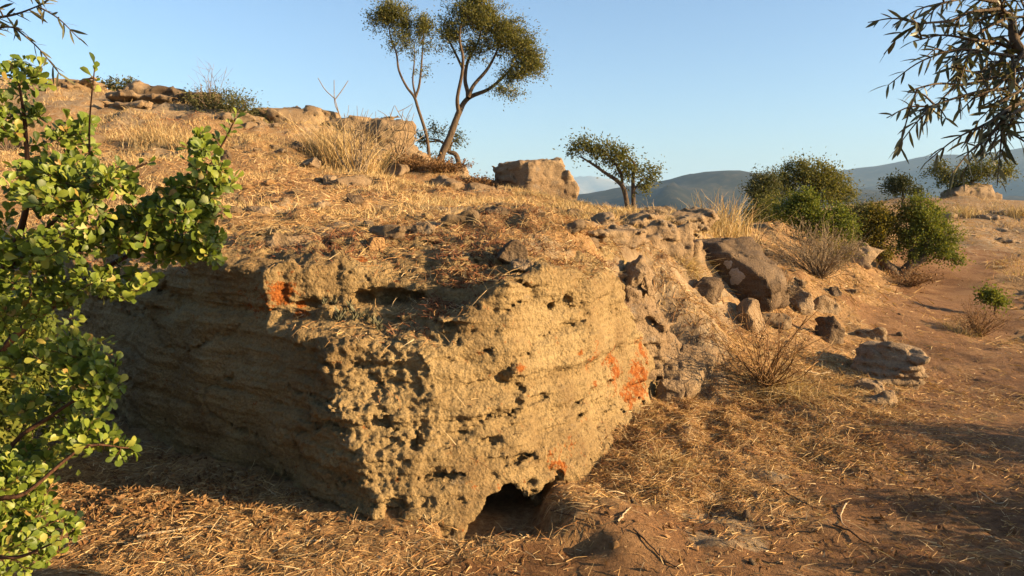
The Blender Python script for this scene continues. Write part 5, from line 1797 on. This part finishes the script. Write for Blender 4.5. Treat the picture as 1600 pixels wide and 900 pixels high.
# --- olive trees whose twigs reach into the upper corners
def olive(name, label, limbs, twigs, crown, n_extra, n_parts, seed, crown_leaves):
    r = np.random.default_rng(seed)
    base = limbs[0][0][0]
    root = tag(empty(name, tuple(base)), label, 'tree')
    tubes = []
    for pts, rad in limbs:
        s = spline(pts, 6)
        tubes.append((s, np.interp(np.linspace(0, 1, len(s)), np.linspace(0, 1, len(rad)), rad)))
    v, f = tube_mesh([(p_ - base, q_) for p_, q_ in tubes], 8)
    link('trunk', make_mesh('trunk', v, f, mats=[M['bark']]), root)
    tw = []
    for pts in twigs:
        s = spline(pts, 7)
        tw.append((s, np.linspace(0.006, 0.0016, len(s))))
    for k in range(n_extra):
        s, q_ = tw[r.integers(0, len(twigs))]
        i = r.integers(3, len(s) - 2)
        d_ = s[i + 1] - s[i - 1]
        d_ = d_ / np.linalg.norm(d_) + r.normal(size=3) * 0.55 + np.array([0, 0, -0.15])
        d_ /= np.linalg.norm(d_)
        L = r.uniform(0.06, 0.15)
        e = s[i] + d_ * L + np.array([0, 0, -0.03])
        p_ = spline([s[i], 0.5 * (s[i] + e) + np.array([0, 0, 0.012]), e], 5)
        tw.append((p_, np.linspace(0.0028, 0.0012, len(p_))))
    v, f = tube_mesh([(p_ - base, q_) for p_, q_ in tw], 5)
    link('twigs', make_mesh('twigs', v, f, mats=[M['bark']]), root)
    pos, ax = [], []
    for s, _ in tw:
        seg = np.linalg.norm(np.diff(s, axis=0), axis=1)
        cum = np.concatenate([[0], np.cumsum(seg)])
        L = cum[-1]
        st = max(0.0, L - 0.34)
        x_ = st
        while x_ < L:
            p_ = np.array([np.interp(x_, cum, s[:, c_]) for c_ in range(3)])
            i = min(np.searchsorted(cum, x_), len(s) - 1)
            d_ = s[i] - s[max(i - 1, 0)]
            if np.linalg.norm(d_) < 1e-6:
                d_ = s[-1] - s[-2]
            d_ = d_ / np.linalg.norm(d_)
            u = np.cross(d_, r.normal(size=3))
            u /= np.linalg.norm(u)
            for sg in (1, -1):
                if r.random() < 0.86:
                    pos.append(p_)
                    ax.append(u * sg * 0.75 + d_ * 0.75 + np.array([0, 0, -0.25]) + r.normal(size=3) * 0.12)
            x_ += r.uniform(0.018, 0.034)
    pos, ax = np.array(pos), np.array(ax)
    fr = leaf_frames(ax, r, np.array([0, 0, 1.0]), 0.6)
    plant_leaves(root, pos, fr, 0.046, 'long', 'leaf_olive', 'leaf_olive_obj', r, n_parts)
    # unseen crown above and behind the camera, spread wide to block skylight
    A, D, T2 = [], [], []
    lb = [(p_, q_) for p_, q_ in limbs]
    tb2, an2, di2 = grow(lb, crown, 160, r, r_tip=0.004)
    v, f = tube_mesh([(p_ - base, q_) for p_, q_ in tb2[len(lb):]], 3)
    link('branches', make_mesh('branches', v, f, mats=[M['bark']]), root)['kind'] = 'stuff'
    k = r.integers(0, len(an2), crown_leaves)
    v, f, t = leaf_cloud(an2[k] + r.normal(size=(crown_leaves, 3)) * 0.10, 0.075, 0.24, None, r)
    o = link('crown', make_mesh('crown', v - base, f, smooth=False, attrs={'tint': t}, mats=[M['leaf_olive']]), root)
    o['kind'] = 'stuff'
    return root


c8 = lambda x, y, d: P(1372 + x / 2.9, y / 3.1, d)
gzf = lambda x, y: float(surf_z(x, y)) - 0.05
TW8 = [[(690, 285, 2.0), (520, 258, 1.98), (380, 238, 1.95), (240, 265, 1.92)], [(690, 285, 2.0), (560, 215, 2.05), (420, 190, 2.0), (290, 170, 1.98), (160, 200, 1.95)],
       [(690, 320, 2.0), (560, 365, 1.95), (400, 408, 1.9), (270, 405, 1.88), (140, 440, 1.85)], [(690, 330, 2.0), (600, 420, 1.95), (470, 440, 1.9), (320, 485, 1.88), (170, 540, 1.85)],
       [(720, 450, 1.9), (620, 515, 1.85), (520, 580, 1.8), (430, 640, 1.78)], [(700, 500, 1.85), (600, 560, 1.82), (520, 640, 1.8), (465, 750, 1.78)], [(640, 560, 1.85), (570, 600, 1.82), (555, 660, 1.8)],
       [(560, 40, 2.1), (420, 60, 2.05), (330, 100, 2.0), (230, 110, 1.95), (165, 120, 1.95)], [(540, 10, 2.1), (420, -10, 2.05), (330, 5, 2.0), (260, 25, 2.0)],
       [(600, 80, 2.1), (500, 130, 2.05), (400, 215, 2.0), (340, 290, 1.95)], [(640, 170, 2.05), (540, 310, 2.0), (450, 350, 1.95), (330, 320, 1.9)], [(660, 250, 2.0), (600, 340, 1.95), (540, 420, 1.9), (460, 470, 1.9)],
       [(690, 380, 1.95), (640, 440, 1.9), (590, 470, 1.88), (520, 520, 1.85)], [(600, 80, 2.1), (560, 30, 2.0), (600, -40, 2.0)], [(640, 170, 2.05), (680, 90, 2.0), (650, 10, 2.0)], [(600, 80, 2.1), (480, 60, 2.1), (440, 110, 2.1)],
       [(700, 270, 2.05), (620, 240, 2.1), (560, 180, 2.15), (480, 200, 2.15)], [(720, 350, 2.05), (640, 330, 2.1), (560, 300, 2.1), (450, 300, 2.1)], [(700, 420, 1.9), (640, 480, 1.9), (600, 560, 1.9)], [(640, 170, 2.1), (560, 110, 2.15), (500, 20, 2.15)]]
tr = np.array([2.75, 1.75, 0.0])
tr[2] = gzf(tr[0], tr[1])
olive('olive_tree', 'near olive tree hanging its narrow dark leaves into the upper right corner', [
    ([tr, np.array([2.72, 1.8, 0.7]), np.array([2.4, 1.9, 1.35]), np.array([1.75, 2.0, 1.75]), c8(690, 285, 2.0), c8(600, 80, 2.1), c8(520, -40, 2.15), np.array([1.15, 2.1, 2.75])], [0.11, 0.10, 0.07, 0.03, 0.012, 0.010, 0.008, 0.006]),
    ([np.array([2.5, 1.87, 1.2]), np.array([2.5, 1.4, 2.2]), np.array([2.0, 0.6, 3.2]), np.array([1.2, 0.0, 3.9])], [0.08, 0.07, 0.05, 0.02]),
    ([np.array([2.5, 1.87, 1.2]), np.array([3.2, 1.5, 2.4]), np.array([3.6, 1.0, 3.6])], [0.07, 0.05, 0.02])],
    [[c8(*q) for q in t_] for t_ in TW8],
    [(np.array([1.2, 0.0, 4.1]), np.array([1.5, 1.2, 0.7]), 2.0), (np.array([2.9, 0.8, 4.0]), np.array([1.3, 1.2, 0.8]), 2.0), (np.array([0.0, -0.8, 4.2]), np.array([1.2, 1.2, 0.6]), 1.0)], 75, 300, 51, 9000)
tl = np.array([-3.4, 1.0, 0.0])
tl[2] = gzf(tl[0], tl[1])
olive('olive_tree', 'near olive tree with one leafy twig showing in the upper left corner', [
    ([tl, np.array([-3.3, 1.1, 0.9]), np.array([-3.0, 1.3, 1.8]), np.array([-2.3, 1.8, 2.25]), P(-60, 20, 2.2)], [0.12, 0.10, 0.07, 0.03, 0.008]),
    ([np.array([-3.05, 1.25, 1.7]), np.array([-2.8, 0.6, 2.6]), np.array([-2.2, 0.0, 3.4])], [0.07, 0.05, 0.02]),
    ([np.array([-3.05, 1.25, 1.7]), np.array([-3.6, 1.6, 2.6]), np.array([-3.7, 2.0, 3.4])], [0.06, 0.05, 0.02])],
    [PX([(-60, 20, 2.2), (-20, 28, 2.2), (25, 22, 2.18), (72, 4, 2.15)]), PX([(-60, 30, 2.2), (-20, 45, 2.2), (10, 42, 2.18), (34, 46, 2.15)]), PX([(-60, 10, 2.2), (-10, 0, 2.2), (30, -15, 2.18), (60, -20, 2.15)])],
    [(np.array([-2.3, -0.2, 3.3]), np.array([1.6, 1.4, 1.1]), 2.5), (np.array([-3.9, 1.8, 3.2]), np.array([1.2, 1.2, 1.1]), 1.8), (np.array([-3.6, 0.6, 2.4]), np.array([1.0, 1.0, 0.8]), 1.2), (np.array([-4.6, 3.4, 2.8]), np.array([1.0, 1.2, 1.0]), 1.2), (np.array([-0.6, -1.2, 3.4]), np.array([1.3, 1.2, 0.9]), 1.5)], 5, 40, 52, 20000)


# --- shrubs just outside the right edge; their shade falls on the path
def round_shrub(label, x, y, rad, h, n, seed):
    r = np.random.default_rng(seed)
    b = np.array([x, y, float(surf_z(x, y))])
    root = tag(empty('shrub_or_screen', tuple(b)), label, 'shrub')
    limbs = [([np.array([0, 0, -0.03]), np.array([0.1, 0, h * 0.3]), np.array([0.15 * k, 0.1 * k, h * 0.6])], [0.02, 0.015, 0.006]) for k in (-1, 1)]
    bl = [(np.array([r.normal(0, rad * 0.45), r.normal(0, rad * 0.45), h * r.uniform(0.35, 0.7)]), np.array([rad * 0.5, rad * 0.5, h * 0.32]), 1.0) for k in range(7)]
    tb, an, di = grow(limbs, bl, 150, r, r_tip=0.003)
    v, f = tube_mesh(tb, 3)
    link('branches', make_mesh('branches', v, f, mats=[M['bark']]), root)['kind'] = 'stuff'
    k = r.integers(0, len(an), n)
    v, f, t = leaf_cloud(an[k] + r.normal(size=(n, 3)) * 0.06, 0.05, 0.55, None, r)
    o = link('crown', make_mesh('crown', v, f, smooth=False, attrs={'tint': t}, mats=[M['leaf_green']]), root)
    o['kind'] = 'stuff'


round_shrub('green shrub past the right edge, shading the near bend of the path', 5.6, 2.85, 0.65, 0.85, 10500, 61)
round_shrub('larger green shrub past the right edge, shading the path farther on', 7.1, 4.35, 0.8, 1.0, 10500, 62)
round_shrub('green shrub past the right edge below the first, shading the lower corner', 5.5, 2.0, 0.65, 0.75, 10500, 63)

round_shrub('dim shrub in the shade between the round-leaved bush and the dark rock wall', -3.05, 4.25, 0.6, 1.35, 9000, 67)
round_shrub('tall unseen shrub added past the left edge behind the round-leaved bush to block skylight', -4.6, 3.0, 1.3, 2.3, 11000, 64)  # this and the next two are added out of view to darken the outcrop's left wall
round_shrub('tall unseen shrub added past the left edge under the near olive to block skylight', -4.4, 0.7, 1.4, 2.4, 11000, 65)
round_shrub('unseen shrub added behind the camera at the left of the path to block skylight', -2.2, -1.2, 1.4, 2.2, 11000, 66)

# ------------------------------------------------------------------ haze
hz = [(-9900, -9900, -140), (9900, 9900, 400)]
(a0, b0, c0_), (a1, b1, c1) = hz
hv = np.array([(a0, b0, c0_), (a1, b0, c0_), (a1, b1, c0_), (a0, b1, c0_), (a0, b0, c1), (a1, b0, c1), (a1, b1, c1), (a0, b1, c1)], dtype=float)
hf = np.array([(0, 3, 2, 1), (4, 5, 6, 7), (0, 1, 5, 4), (1, 2, 6, 5), (2, 3, 7, 6), (3, 0, 4, 7)])
hm = bpy.data.materials.new('haze')
hm.use_nodes = True
hn = hm.node_tree
hn.nodes.clear()
ho = hn.nodes.new('ShaderNodeOutputMaterial')
pv = hn.nodes.new('ShaderNodeVolumePrincipled')
pv.inputs['Color'].default_value = (0.40, 0.66, 1.0, 1)
pv.inputs['Density'].default_value = 0.00012
pv.inputs['Anisotropy'].default_value = 0.0
hn.links.new(pv.outputs[0], ho.inputs['Volume'])
ho_ = link('haze', make_mesh('haze', hv, hf, smooth=False, mats=[hm]))
tag(ho_, 'thin bluish evening haze over the valley', 'haze', kind='stuff')
